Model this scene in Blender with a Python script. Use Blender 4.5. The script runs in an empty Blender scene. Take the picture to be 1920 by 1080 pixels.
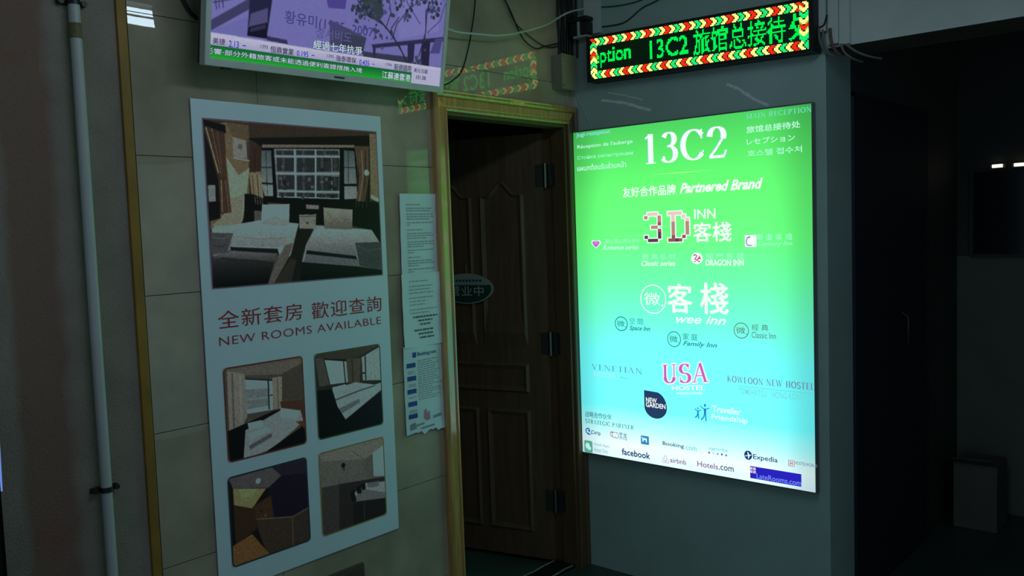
import bpy, bmesh, math, random
import numpy as np
from mathutils import Matrix, Vector, Euler

SC = bpy.context.scene
COL = SC.collection
random.seed(7)

def lin(c):
    return tuple((v / 255 / 12.92) if v / 255 <= 0.04045 else ((v / 255 + 0.055) / 1.055) ** 2.4 for v in c)

# ------------------------------------------------------------------ camera
cam_data = bpy.data.cameras.new('camera')
cam = bpy.data.objects.new('camera', cam_data)
COL.objects.link(cam)
cam_data.sensor_fit = 'HORIZONTAL'
cam_data.sensor_width = 36.0
cam_data.lens = 1614.45 / 1920 * 36
cam_data.clip_start = 0.05
cam.matrix_world = Matrix(((0.654548, 0.074942, -0.752297, -3.157068),
    (-0.755198, 0.018406, -0.655238, -2.343542),
    (-0.035258, 0.997018, 0.068644, 1.566116),
    (0.0, 0.0, 0.0, 1.0)))
SC.camera = cam

# ------------------------------------------------------------------ world, exposure
world = bpy.data.worlds.new('world')
SC.world = world
world.use_nodes = True
bgn = world.node_tree.nodes['Background']
bgn.inputs[0].default_value = (0.50, 0.72, 0.90, 1)
bgn.inputs[1].default_value = 0.25
SC.view_settings.view_transform = 'Standard'
SC.view_settings.look = 'None'
SC.view_settings.gamma = 1
SC.view_settings.use_curve_mapping = False
SC.view_settings.exposure = 0.0
SC.cycles.use_denoising = True
SC.cycles.max_bounces = 8
SC.cycles.sample_clamp_indirect = 4.0
TUBE_STRENGTH = 13.0          # the twin ceiling tubes seen mirrored in the tiles
PANEL_STRENGTH = 1.0

# ------------------------------------------------------------------ materials
def nodes_of(m):
    m.use_nodes = True
    return m.node_tree.nodes, m.node_tree.links

def surf(name, col, rough=0.5, metal=0.0, vary=0.12, scale=6.0, bump=0.0, bscale=40.0, spec=0.5, stretch=None):
    m = bpy.data.materials.new(name)
    N, L = nodes_of(m)
    b = N['Principled BSDF']
    b.inputs['Roughness'].default_value = rough
    b.inputs['Metallic'].default_value = metal
    b.inputs['Specular IOR Level'].default_value = spec
    tc = N.new('ShaderNodeTexCoord')
    mp = N.new('ShaderNodeMapping')
    L.new(tc.outputs['Object'], mp.inputs[0])
    if stretch: mp.inputs['Scale'].default_value = stretch
    nz = N.new('ShaderNodeTexNoise')
    nz.inputs['Scale'].default_value = scale
    nz.inputs['Detail'].default_value = 5
    L.new(mp.outputs[0], nz.inputs['Vector'])
    c = lin(col)
    rp = N.new('ShaderNodeValToRGB')
    rp.color_ramp.elements[0].position = 0.3
    rp.color_ramp.elements[1].position = 0.7
    rp.color_ramp.elements[0].color = (*[v * (1 - vary) for v in c], 1)
    rp.color_ramp.elements[1].color = (*[min(1, v * (1 + vary)) for v in c], 1)
    L.new(nz.outputs['Fac'], rp.inputs[0])
    L.new(rp.outputs[0], b.inputs['Base Color'])
    if bump:
        n2 = N.new('ShaderNodeTexNoise')
        n2.inputs['Scale'].default_value = bscale
        n2.inputs['Detail'].default_value = 4
        L.new(mp.outputs[0], n2.inputs['Vector'])
        bm_ = N.new('ShaderNodeBump')
        bm_.inputs['Strength'].default_value = bump
        bm_.inputs['Distance'].default_value = 0.01
        L.new(n2.outputs['Fac'], bm_.inputs['Height'])
        L.new(bm_.outputs[0], b.inputs['Normal'])
    return m

_em = {}
def glow(col, strength=1.0, light=False):
    k = (tuple(col), strength, light)
    if k in _em: return _em[k]
    m = bpy.data.materials.new('backlit_ink')
    N, L = nodes_of(m)
    N.remove(N['Principled BSDF'])
    e = N.new('ShaderNodeEmission')
    e.inputs[0].default_value = (*lin(col), 1)
    e.inputs[1].default_value = strength
    L.new(e.outputs[0], N['Material Output'].inputs[0])
    if not light: m.cycles.emission_sampling = 'NONE'
    _em[k] = m
    return m

def print_mat(name, rough=0.45, emit=False):
    m = bpy.data.materials.new(name)
    N, L = nodes_of(m)
    a = N.new('ShaderNodeAttribute')
    a.attribute_name = 'ink'
    if emit:
        N.remove(N['Principled BSDF'])
        e = N.new('ShaderNodeEmission')
        L.new(a.outputs[0], e.inputs[0])
        L.new(e.outputs[0], N['Material Output'].inputs[0])
    else:
        b = N['Principled BSDF']
        b.inputs['Roughness'].default_value = rough
        b.inputs['Specular IOR Level'].default_value = 0.3
        L.new(a.outputs[0], b.inputs['Base Color'])
    return m

# ------------------------------------------------------------------ objects
class MB:
    def __init__(s): s.v = []; s.f = []; s.m = []; s.sm = []
    def add(s, vs, fs, mi=0, smooth=False):
        o = len(s.v)
        s.v += [tuple(p) for p in vs]
        for f in fs:
            s.f.append([i + o for i in f]); s.m.append(mi); s.sm.append(smooth)
        return s
    def box(s, a, b, mi=0, bev=0.0):
        (x0, y0, z0), (x1, y1, z1) = [min(p, q) for p, q in zip(a, b)], [max(p, q) for p, q in zip(a, b)]
        if bev <= 0:
            return s.add([(x0,y0,z0),(x1,y0,z0),(x1,y1,z0),(x0,y1,z0),(x0,y0,z1),(x1,y0,z1),(x1,y1,z1),(x0,y1,z1)],
                  [(3,2,1,0),(4,5,6,7),(0,1,5,4),(1,2,6,5),(2,3,7,6),(3,0,4,7)], mi)
        bm = bmesh.new()
        bmesh.ops.create_cube(bm, size=1)
        for v in bm.verts:
            v.co = Vector(((x0+x1)/2 + v.co.x*(x1-x0), (y0+y1)/2 + v.co.y*(y1-y0), (z0+z1)/2 + v.co.z*(z1-z0)))
        bmesh.ops.bevel(bm, geom=bm.edges[:], offset=bev, segments=2, affect='EDGES', profile=0.6)
        bm.verts.index_update()
        s.add([v.co[:] for v in bm.verts], [[v.index for v in f.verts] for f in bm.faces], mi)
        bm.free(); return s
    def tube(s, pts, r, n=10, mi=0, caps=True):
        pts = [Vector(p) for p in pts]
        rs = r if isinstance(r, (list, tuple)) else [r] * len(pts)
        rings = []; up = None
        for i, p in enumerate(pts):
            t = (pts[min(i+1, len(pts)-1)] - pts[max(i-1, 0)]).normalized()
            if up is None:
                up = Vector((0,0,1)) if abs(t.z) < 0.9 else Vector((1,0,0))
            a = t.cross(up).normalized(); b = a.cross(t).normalized(); up = b
            rings.append([p + (a*math.cos(2*math.pi*k/n) + b*math.sin(2*math.pi*k/n)) * rs[i] for k in range(n)])
        vs = [q for ring in rings for q in ring]; fs = []
        for i in range(len(pts)-1):
            for k in range(n):
                fs.append((i*n+k, i*n+(k+1) % n, (i+1)*n+(k+1) % n, (i+1)*n+k))
        s.add(vs, fs, mi, True)
        if caps:
            s.add(rings[0], [list(range(n))[::-1]], mi); s.add(rings[-1], [list(range(n))], mi)
        return s
    def sweep(s, prof, pa, pb, ea, eb, wdir, pdir, mi=0):
        """profile (w, p) between two points; ea/eb shift along the run per unit of w (mitre)"""
        pa, pb, wdir, pdir = map(Vector, (pa, pb, wdir, pdir)); t = (pb - pa).normalized()
        n = len(prof)
        va = [pa + wdir*w + pdir*q + t*(w*ea) for w, q in prof]
        vb = [pb + wdir*w + pdir*q + t*(w*eb) for w, q in prof]
        s.add(va + vb, [(i, (i+1) % n, n+(i+1) % n, n+i) for i in range(n)], mi)
        s.add(va, [list(range(n))], mi); s.add(vb, [list(range(n))[::-1]], mi)
        return s
    def prism(s, poly, fn, d0, d1, mi=0):
        n = len(poly)
        a = [fn(u, v, d0) for u, v in poly]; b = [fn(u, v, d1) for u, v in poly]
        s.add(a + b, [(i, (i+1) % n, n+(i+1) % n, n+i) for i in range(n)] + [list(range(n))[::-1], [n+i for i in range(n)]], mi)
        return s

def fix_normals(me):
    bm = bmesh.new(); bm.from_mesh(me)
    bmesh.ops.recalc_face_normals(bm, faces=bm.faces[:])
    bm.to_mesh(me); bm.free()

def build(name, mb, mats, parent=None, local=False, fix=True):
    me = bpy.data.meshes.new(name)
    off = Vector((0,0,0))
    if parent is not None and not local:
        p = parent
        while p is not None: off = off + p.location; p = p.parent
    me.from_pydata([tuple(Vector(v) - off) for v in mb.v], [], mb.f)
    mats = mats if isinstance(mats, (list, tuple)) else [mats]
    for m in mats: me.materials.append(m)
    me.polygons.foreach_set('material_index', mb.m)
    me.polygons.foreach_set('use_smooth', mb.sm)
    if fix: fix_normals(me)
    o = bpy.data.objects.new(name, me); COL.objects.link(o)
    if parent is not None: o.parent = parent
    return o

def tag(o, label=None, cat=None, group=None, kind=None):
    if label: o['label'] = label
    if cat: o['category'] = cat
    if group: o['group'] = group
    if kind: o['kind'] = kind
    return o

def thing(name, label, cat, loc, group=None, rot=None):
    o = bpy.data.objects.new(name, None); COL.objects.link(o)
    o.empty_display_size = 0.05
    o.location = loc
    if rot: o.rotation_euler = rot
    return tag(o, label, cat, group)

def struct(name, mb, mats, label=None, fix=True):
    o = build(name, mb, mats, fix=fix); o['kind'] = 'structure'
    if label: o['label'] = label
    return o

def smooth_path(pts, k=6):
    pts = [Vector(p) for p in pts]; out = []
    for i in range(len(pts)-1):
        p0 = pts[max(i-1,0)]; p1 = pts[i]; p2 = pts[i+1]; p3 = pts[min(i+2,len(pts)-1)]
        for j in range(k):
            t = j/k
            out.append(0.5*((2*p1)+(p2-p0)*t+(2*p0-5*p1+4*p2-p3)*t*t+(3*p1-p0-3*p2+p3)*t**3))
    out.append(pts[-1]); return out

# ------------------------------------------------------------------ lettering
_tc = {}
OFFS = {'r': 0.006, 'b': 0.013, 'h': 0.022, 't': -0.006, 'i': 0.014, 'j': 0.035}
SHIFT = {'r': .004, 'b': .012, 'h': .020, 'i': .012, 'j': .03}
def font_mesh(text, style):
    k = (text, style)
    if k in _tc: return _tc[k]
    c = bpy.data.curves.new('lettering', 'FONT')
    c.body = text; c.size = 1; c.resolution_u = 3
    wide = any(ord(ch) > 0x0E00 and ch not in '·‧' for ch in text)      # dense scripts are thickened by overlaid shifted copies
    c.offset = 0 if wide else OFFS[style]
    if style in 'ij': c.shear = 0.35
    if style == 't': c.space_character = 1.08
    o = bpy.data.objects.new('lettering', c); COL.objects.link(o)
    dg = bpy.context.evaluated_depsgraph_get(); dg.update()
    me = bpy.data.meshes.new_from_object(o.evaluated_get(dg))
    vs = [(v.co.x, v.co.y) for v in me.vertices]; fs = [list(p.vertices) for p in me.polygons]
    if wide and style in SHIFT:
        d = SHIFT[style]; v0, f0 = vs, fs; vs, fs = [], []
        for dx, dy in ((-d, 0), (d, 0), (0, d*.8), (0, -d*.8)):
            n0 = len(vs); vs += [(x+dx, y+dy) for x, y in v0]; fs += [[i+n0 for i in f] for f in f0]
    bpy.data.objects.remove(o); bpy.data.curves.remove(c); bpy.data.meshes.remove(me)
    _tc[k] = (vs, fs); return vs, fs

# a small roman capital alphabet drawn with a broad pen: uprights thick, cross strokes thin
TH, TN = 0.135, 0.042
PENW = [TH, TN]
def arc(cx, cy, rx, ry, a0, a1, n=18):
    return [(cx+rx*math.cos(math.radians(a0+(a1-a0)*i/n)), cy+ry*math.sin(math.radians(a0+(a1-a0)*i/n))) for i in range(n+1)]
def pen(pts, w=None):
    TH, TN = PENW
    vs = []; n = len(pts)
    for i, (x, y) in enumerate(pts):
        dx = pts[min(i+1,n-1)][0]-pts[max(i-1,0)][0]; dy = pts[min(i+1,n-1)][1]-pts[max(i-1,0)][1]
        l = math.hypot(dx, dy) or 1
        ww = w if w else TN + (TH-TN)*(abs(dy)/l)**1.5
        vs += [(x-dy/l*ww/2, y+dx/l*ww/2), (x+dy/l*ww/2, y-dx/l*ww/2)]
    return vs, [(2*i, 2*i+1, 2*i+3, 2*i+2) for i in range(n-1)]
def quad(x0, y0, x1, y1): return [(x0,y0),(x1,y0),(x1,y1),(x0,y1)], [(0,1,2,3)]
def stem(x, y0=0, y1=1, w=TH, lo=True, hi=True):
    w *= PENW[0]/TH
    o = [quad(x-w/2, y0, x+w/2, y1)]
    if lo: o.append(quad(x-w/2-.09, y0, x+w/2+.09, y0+.035))
    if hi: o.append(quad(x-w/2-.09, y1-.035, x+w/2+.09, y1))
    return o
def foot(x, y, w=.13): return quad(x-w, y-.0175, x+w, y+.0175)
def glyph(ch):
    g = []; w = .7
    if ch == 'I': g += stem(.2); w = .4
    elif ch == 'L': g += stem(.2) + [quad(.2,0,.68,.04), quad(.64,0,.68,.25)]
    elif ch == 'E': g += stem(.2) + [quad(.2,0,.68,.04), quad(.64,0,.68,.25), quad(.2,.96,.66,1), quad(.62,.76,.66,1), quad(.2,.5,.52,.54), quad(.49,.4,.52,.64)]
    elif ch == 'T': g += stem(.38, hi=False) + [quad(.02,.96,.74,1), quad(.02,.76,.06,1), quad(.7,.76,.74,1)]; w = .76
    elif ch == 'H': g += stem(.2) + stem(.72) + [quad(.2,.5,.72,.54)]; w = .92
    elif ch == 'M': g += stem(.16, w=.05) + stem(.94) + [pen([(.17,1),(.52,.05)], TH), pen([(.52,.05),(.9,1)], .05)]; w = 1.1
    elif ch == 'N': g += stem(.16, w=.05) + stem(.76, w=.05, lo=False) + [pen([(.15,1),(.76,.02)], TH)]; w = .92
    elif ch == 'A': g += [pen([(.42,1),(.72,.02)], TH), pen([(.42,1),(.1,.02)], .05), quad(.2,.32,.62,.36), foot(.1,.0175), foot(.74,.0175,.15)]; w = .88
    elif ch == 'V': g += [pen([(.12,1),(.42,.02)], TH), pen([(.72,1),(.42,.02)], .05), foot(.12,.9825), foot(.72,.9825)]; w = .84
    elif ch == 'W': g += [pen([(.12,1),(.38,.02)], TH), pen([(.62,1),(.38,.02)], .05), pen([(.6,1),(.84,.02)], TH), pen([(1.1,1),(.84,.02)], .05), foot(.12,.9825), foot(.6,.9825), foot(1.1,.9825)]; w = 1.22
    elif ch == 'K': g += stem(.2) + [pen([(.7,1),(.26,.45)], .05), pen([(.38,.58),(.74,.02)], TH), foot(.68,.9825), foot(.76,.0175)]; w = .88
    elif ch == 'O': g += [pen(arc(.46,.5,.38,.48,0,360,36))]; w = .92
    elif ch == 'C': g += [pen(arc(.46,.5,.38,.48,38,322,30)), quad(.72,.68,.77,.98), pen(arc(.46,.5,.38,.48,322,335,4), .04)]; w = .84
    elif ch == 'G': g += [pen(arc(.46,.5,.38,.48,38,320,30)), quad(.72,.7,.77,.98)] + stem(.74, 0.04, .44, TH*.9, lo=False); w = .92
    elif ch == 'S': g += [pen(arc(.34,.74,.24,.24,30,270,18) + arc(.34,.25,.27,.25,90,-150,18)), quad(.53,.72,.57,.98), quad(.06,.04,.1,.3)]; w = .68
    elif ch == 'P': g += stem(.2) + [pen([(.2,.98),(.4,.98)] + arc(.42,.74,.25,.24,90,-90,14) + [(.2,.5)])]; w = .74
    elif ch == 'R': g += stem(.2) + [pen([(.2,.98),(.4,.98)] + arc(.42,.75,.24,.23,90,-90,14) + [(.2,.52)]), pen([(.42,.52),(.72,.02)], TH), foot(.76,.0175,.1)]; w = .84
    elif ch == 'U': g += [quad(.2-TH/2,.3,.2+TH/2,1), foot(.2,.9825,.16), quad(.7,.3,.75,1), foot(.72,.9825,.13), pen([(.2,.32)] + arc(.46,.3,.26,.28,180,360,16))]; w = .9
    elif ch == '1': g += stem(.32, hi=False) + [pen([(.32,.98),(.12,.86)], .06)]; w = .6
    elif ch == '2': g += [pen([(.09,.7)] + arc(.34,.72,.24,.26,165,-25,18)), pen([(.545,.62),(.3,.28),(.1,.06)], .07), quad(.08,0,.6,.09), pen([(.57,.02),(.66,.24)], .05)]; w = .72
    elif ch == '3': g += [pen(arc(.32,.76,.2,.22,160,-70,16) + [(.26,.53)]), pen([(.26,.53)] + arc(.3,.27,.26,.26,75,-150,20)), pen(arc(.12,.16,.03,.03,0,360,8), .05)]; w = .66
    elif ch == ' ': w = .4
    return g, w
def serif_mesh(text, sp=.1):
    vs, fs, x = [], [], 0
    for ch in text:
        g, w = glyph(ch)
        for gv, gf in g:
            o = len(vs)
            vs += [(x+p[0], p[1]) for p in gv]; fs += [[i+o for i in f] for f in gf]
        x += w + sp
    return vs, fs

def fitted(text, style, box, rise=0.0):
    PENW[:] = (.19, .045) if style == 'S' else (.17, .085)
    vs, fs = serif_mesh(text) if style in 'sS' else font_mesh(text, style)
    if not vs: return [], []
    u0, v0, u1, v1 = box
    xs = [p[0] for p in vs]; ys = [p[1] for p in vs]
    ax, bx, ay, by = min(xs), max(xs), min(ys), max(ys)
    sx = (u1-u0)/max(bx-ax, 1e-6); sy = (v1-v0)/max(by-ay, 1e-6)
    if text == '-': sy = min(sy, sx)
    return [(u0+(x-ax)*sx, v0+(y-ay)*sy + rise*(x-ax)/max(bx-ax, 1e-6)) for x, y in vs], fs

def outline(pts, w): return pen(pts + [pts[0]], w)

# ------------------------------------------------------------------ printed pictures: painted cell by cell
class Canvas:
    def __init__(s, w, h, bg):
        s.w, s.h, s.k = w, h, 2
        s.a = np.empty((h*2, w*2, 3)); s.a[:] = bg
        s.gy, s.gx = np.mgrid[0:h*2, 0:w*2]
        s.gx = (s.gx + .5)/(w*2); s.gy = (s.gy + .5)/(h*2)
    def mask(s, pts):
        px = [p[0] for p in pts]; py = [p[1] for p in pts]
        H, W = s.gx.shape
        x0 = max(0, int(min(px)*W)-1); x1 = min(W, int(max(px)*W)+2); y0 = max(0, int(min(py)*H)-1); y1 = min(H, int(max(py)*H)+2)
        if x1 <= x0 or y1 <= y0: return None
        X = s.gx[y0:y1, x0:x1]; Y = s.gy[y0:y1, x0:x1]; m = np.zeros(X.shape, bool); n = len(pts)
        for i in range(n):
            (ax, ay), (bx, by) = pts[i], pts[(i+1) % n]
            if ay == by: continue
            m ^= ((ay > Y) != (by > Y)) & (X < (bx-ax)*(Y-ay)/(by-ay)+ax)
        return (slice(y0, y1), slice(x0, x1)), m
    def ops(s, lst):
        ar = s.w/s.h
        for op in lst:
            k = op[0]
            if k == 'P':
                r = s.mask(op[1])
                if r: s.a[r[0]][r[1]] = op[2]
            elif k == 'G':
                r = s.mask(op[1])
                if r:
                    ys = [p[1] for p in op[1]]
                    t = ((s.gy[r[0]]-min(ys))/max(1e-6, max(ys)-min(ys)))[..., None]
                    c = np.array(op[2])*(1-t)+np.array(op[3])*t
                    s.a[r[0]][r[1]] = c[r[1]]
            elif k == 'L':
                P = op[1]
                for i in range(len(P)-1):
                    (ax, ay), (bx, by) = P[i], P[i+1]
                    dx, dy = bx-ax, (by-ay)/ar; l = math.hypot(dx, dy) or 1
                    ox, oy = -dy/l*op[2]/2, dx/l*op[2]/2*ar
                    r = s.mask([(ax+ox, ay+oy), (bx+ox, by+oy), (bx-ox, by-oy), (ax-ox, ay-oy)])
                    if r: s.a[r[0]][r[1]] = op[3]
            elif k == 'C':
                cx, cy = op[1]
                r = s.mask([(cx+op[2]*math.cos(2*math.pi*i/16), cy+op[2]*ar*math.sin(2*math.pi*i/16)) for i in range(16)])
                if r: s.a[r[0]][r[1]] = op[3]
        return s
    def blur(s, n=1):
        for _ in range(n):
            b = np.pad(s.a, ((1,1),(1,1),(0,0)), 'edge')
            s.a = (b[1:-1,1:-1]*2 + b[:-2,1:-1] + b[2:,1:-1] + b[1:-1,:-2] + b[1:-1,2:])/6
        return s
    def grain(s, amt, seed=1, cell=3):
        rg = np.random.default_rng(seed)
        H, W = s.gx.shape
        n = rg.normal(0, 1, (H//cell+2, W//cell+2))
        n = np.kron(n, np.ones((cell, cell)))[:H, :W]
        s.a *= (1 + amt*n)[..., None]
        return s
    def final(s):
        a = s.a.reshape(s.h, 2, s.w, 2, 3).mean((1, 3))
        return np.clip(a, 0, 255)

def linarr(a):
    a = a/255.0
    return np.where(a <= 0.04045, a/12.92, ((a+0.055)/1.055)**2.4)

def picture(name, arr, rect, place, mat, parent, local=False):
    """arr: linear colours (h, w, 3); a fine grid of verts each carrying its ink colour"""
    h, w, _ = arr.shape
    u0, v0, u1, v1 = rect
    us = u0 + (np.arange(w)+.5)/w*(u1-u0); vs = v1 - (np.arange(h)+.5)/h*(v1-v0)
    us[0], us[-1], vs[0], vs[-1] = u0, u1, v1, v0
    U, V = np.meshgrid(us, vs)
    off = Vector((0,0,0))
    if parent is not None and not local:
        p = parent
        while p is not None: off = off + p.location; p = p.parent
    P = np.array([place(u, v) for u, v in zip(U.ravel(), V.ravel())], dtype=np.float32) - np.array(off, dtype=np.float32)
    me = bpy.data.meshes.new(name)
    i = (np.arange(h-1)[:, None]*w + np.arange(w-1)[None, :]).ravel()
    F = np.stack([i, i+w, i+w+1, i+1], 1).astype(np.int32)
    me.vertices.add(len(P)); me.vertices.foreach_set('co', P.ravel())
    me.loops.add(F.size); me.loops.foreach_set('vertex_index', F.ravel())
    me.polygons.add(len(F)); me.polygons.foreach_set('loop_start', np.arange(0, F.size, 4, dtype=np.int32))
    me.update(calc_edges=True); me.validate()
    at = me.color_attributes.new('ink', 'FLOAT_COLOR', 'POINT')
    at.data.foreach_set('color', np.concatenate([arr.reshape(-1, 3), np.ones((h*w, 1))], 1).astype(np.float32).ravel())
    me.materials.append(mat)
    o = bpy.data.objects.new(name, me); COL.objects.link(o)
    if parent is not None: o.parent = parent
    return o

# ------------------------------------------------------------------ measured layout, metres on each surface
# front wall: (x, z); sign: (distance from the corner, z); screen: (x, up) from its lower edge
LB_TEXT = [
    ('Jugi-rezeption', 'r', 'lblue', 0.033, 1.958, 0.214, 1.98, 0),
    ("Réception de l'auberge", 'r', 'pale', 0.037, 1.906, 0.328, 1.927, 0),
    ('Стойка регистрации', 'r', 'lgreen', 0.035, 1.859, 0.328, 1.879, 0),
    ('แผนกต้อนรับส่วนหน้า', 'b', 'pale', 0.033, 1.812, 0.292, 1.839, 0),
    ('13C2', 'S', 'white', 0.389, 1.814, 0.762, 1.939, 0),
    ('友好合作品牌', 'h', 'white', 0.27, 1.682, 0.53, 1.725, 0),
    ('Partnered Brand', 'j', 'white', 0.548, 1.685, 0.909, 1.727, 0),
    ('MAIN RECEPTION', 's', 'teal', 0.845, 1.953, 1.099, 1.973, 0),
    ('旅馆总接待处', 'b', 'pale', 0.844, 1.9, 1.057, 1.926, 0),
    ('レセプション', 'b', 'pale', 0.845, 1.855, 1.036, 1.879, 0),
    ('호스텔 접수처', 'b', 'lgreen2', 0.847, 1.81, 1.062, 1.834, 0),
    ('INN', 'b', 'white', 0.612, 1.579, 0.707, 1.618, 0),
    ('客棧', 'h', 'white', 0.605, 1.486, 0.775, 1.565, 0),
    ('浪|漫|系|列', 'r', 'lgreen', 0.161, 1.483, 0.346, 1.506, 0),
    ('Romance series', 'i', 'pale', 0.16, 1.459, 0.345, 1.48, 0),
    ('經 典 系 列', 'b', 'lgreen', 0.362, 1.416, 0.52, 1.439, 0),
    ('Classic series', 'i', 'white', 0.356, 1.389, 0.522, 1.411, 0),
    ('龍 門 客 棧', 'r', 'lgreen', 0.661, 1.416, 0.825, 1.441, 0),
    ('DRAGON INN', 'h', 'white', 0.66, 1.39, 0.824, 1.415, 0),
    ('華 廈 客 棧', 'r', 'lgreen', 0.879, 1.487, 1.021, 1.513, 0),
    ('Century Inn', 'i', 'lgreen', 0.885, 1.463, 1.021, 1.483, 0),
    ('客', 'h', 'white', 0.478, 1.194, 0.596, 1.318, 0),
    ('棧', 'h', 'white', 0.63, 1.195, 0.757, 1.323, 0),
    ('wee inn', 'i', 'white', 0.518, 1.153, 0.745, 1.187, 0),
    ('空 間', 'r', 'blue', 0.289, 1.137, 0.357, 1.164, 0),
    ('Space Inn', 'i', 'navy', 0.288, 1.105, 0.392, 1.131, 0),
    ('家 庭', 'r', 'dgreen', 0.548, 1.083, 0.616, 1.111, 0),
    ('Family Inn', 'i', 'dgreen', 0.548, 1.054, 0.703, 1.079, 0),
    ('經 典', 'r', 'brown', 0.853, 1.138, 0.921, 1.164, 0),
    ('Classic Inn', 'r', 'brown', 0.852, 1.109, 0.951, 1.133, 0),
    ('VENETIAN', 's', 'greyteal', 0.08, 0.921, 0.346, 0.948, 0),
    ('HOTEL', 's', 'pinkpale', 0.091, 0.892, 0.21, 0.911, 0),
    ('USA', 'S', 'pink', 0.447, 0.89, 0.662, 0.972, 0.026),
    ('HOSTEL', 'h', 'white', 0.49, 0.866, 0.647, 0.887, 0.016),
    ('HONG KONG', 'b', 'white', 0.515, 0.85, 0.632, 0.861, 0.012),
    ('NEW', 'h', 'white', 0.362, 0.803, 0.416, 0.824, 0),
    ('GARDEN', 'h', 'white', 0.361, 0.782, 0.458, 0.803, 0),
    ('Traveller', 'b', 'white', 0.676, 0.796, 0.802, 0.823, 0),
    ('Friendship', 'b', 'white', 0.672, 0.76, 0.829, 0.788, 0),
    ('KOWLOON NEW HOSTEL', 's', 'plum', 0.745, 0.925, 1.098, 0.952, 0),
    ('TSIMSHATSUI · HONG KONG', 'r', 'faint', 0.794, 0.88, 1.057, 0.906, 0),
    ('战略合作伙伴', 'r', 'dteal', 0.037, 0.701, 0.181, 0.728, 0),
    ('STRATEGIC PARTNER', 's', 'dteal', 0.037, 0.672, 0.296, 0.692, 0),
    ('Ctrip', 'b', 'navy2', 0.067, 0.621, 0.119, 0.643, 0),
    ('艺龙', 'b', 'navy2', 0.219, 0.63, 0.26, 0.653, 0),
    ('eLong', 'r', 'navy2', 0.22, 0.62, 0.26, 0.63, 0),
    ('Booking', 'b', 'navy2', 0.44, 0.622, 0.542, 0.643, 0),
    ('.com', 'b', 'faint', 0.545, 0.622, 0.602, 0.638, 0),
    ('agoda', 'r', 'faint', 0.655, 0.635, 0.742, 0.652, 0),
    ('Expedia', 'b', 'navy2', 0.85, 0.622, 0.951, 0.648, 0),
    ('HOSTELWORLD', 'r', 'plum', 1.02, 0.633, 1.106, 0.645, 0),
    ('Hotel Apps', 'r', 'grey', 0.083, 0.571, 0.165, 0.588, 0),
    ('Hotel Chat', 'r', 'grey', 0.082, 0.547, 0.156, 0.565, 0),
    ('facebook', 'h', 'navy2', 0.231, 0.554, 0.377, 0.583, 0),
    ('airbnb', 'b', 'mauve', 0.474, 0.557, 0.551, 0.578, 0),
    ('Hotels', 'b', 'mauve', 0.603, 0.56, 0.697, 0.583, 0),
    ('.com', 'b', 'slate', 0.7, 0.561, 0.766, 0.58, 0),
    ('LateRooms.com', 'b', 'lavender', 0.863, 0.552, 1.044, 0.573, 0),
]
LB_BOX = {'heart': (0.1, 1.466, 0.147, 1.505), 'three_d': (0.369, 1.481, 0.601, 1.624), 'square_c': (0.83, 1.463, 0.878, 1.509), 'dragon': (0.595, 1.397, 0.646, 1.442), 'wee_big': (0.345, 1.184, 0.475, 1.312), 'wee_blue': (0.212, 1.104, 0.279, 1.168), 'wee_green': (0.474, 1.05, 0.539, 1.117), 'wee_brown': (0.776, 1.103, 0.841, 1.167), 'drop': (0.353, 0.736, 0.464, 0.854), 'figures': (0.595, 0.756, 0.667, 0.83), 'boat': (0.232, 0.895, 0.274, 0.903), 'ctrip': (0.037, 0.62, 0.068, 0.648), 'elong': (0.172, 0.621, 0.218, 0.651), 'camel': (0.331, 0.616, 0.372, 0.654), 'airbnb': (0.435, 0.55, 0.469, 0.582), 'plane': (0.812, 0.621, 0.846, 0.658), 'h_red': (0.993, 0.623, 1.018, 0.646), 'wechat': (0.026, 0.537, 0.072, 0.592), 'late': (0.836, 0.549, 1.044, 0.598), 'late_flag': (0.836, 0.571, 0.86, 0.594), 'gold': (0.406, 1.768, 0.718, 1.773), 'kow_line': (0.793, 0.906, 1.099, 0.919)}
LB_DOTS = [(0.658, 0.625), (0.677, 0.626), (0.696, 0.625), (0.715, 0.626), (0.734, 0.625)]
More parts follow.
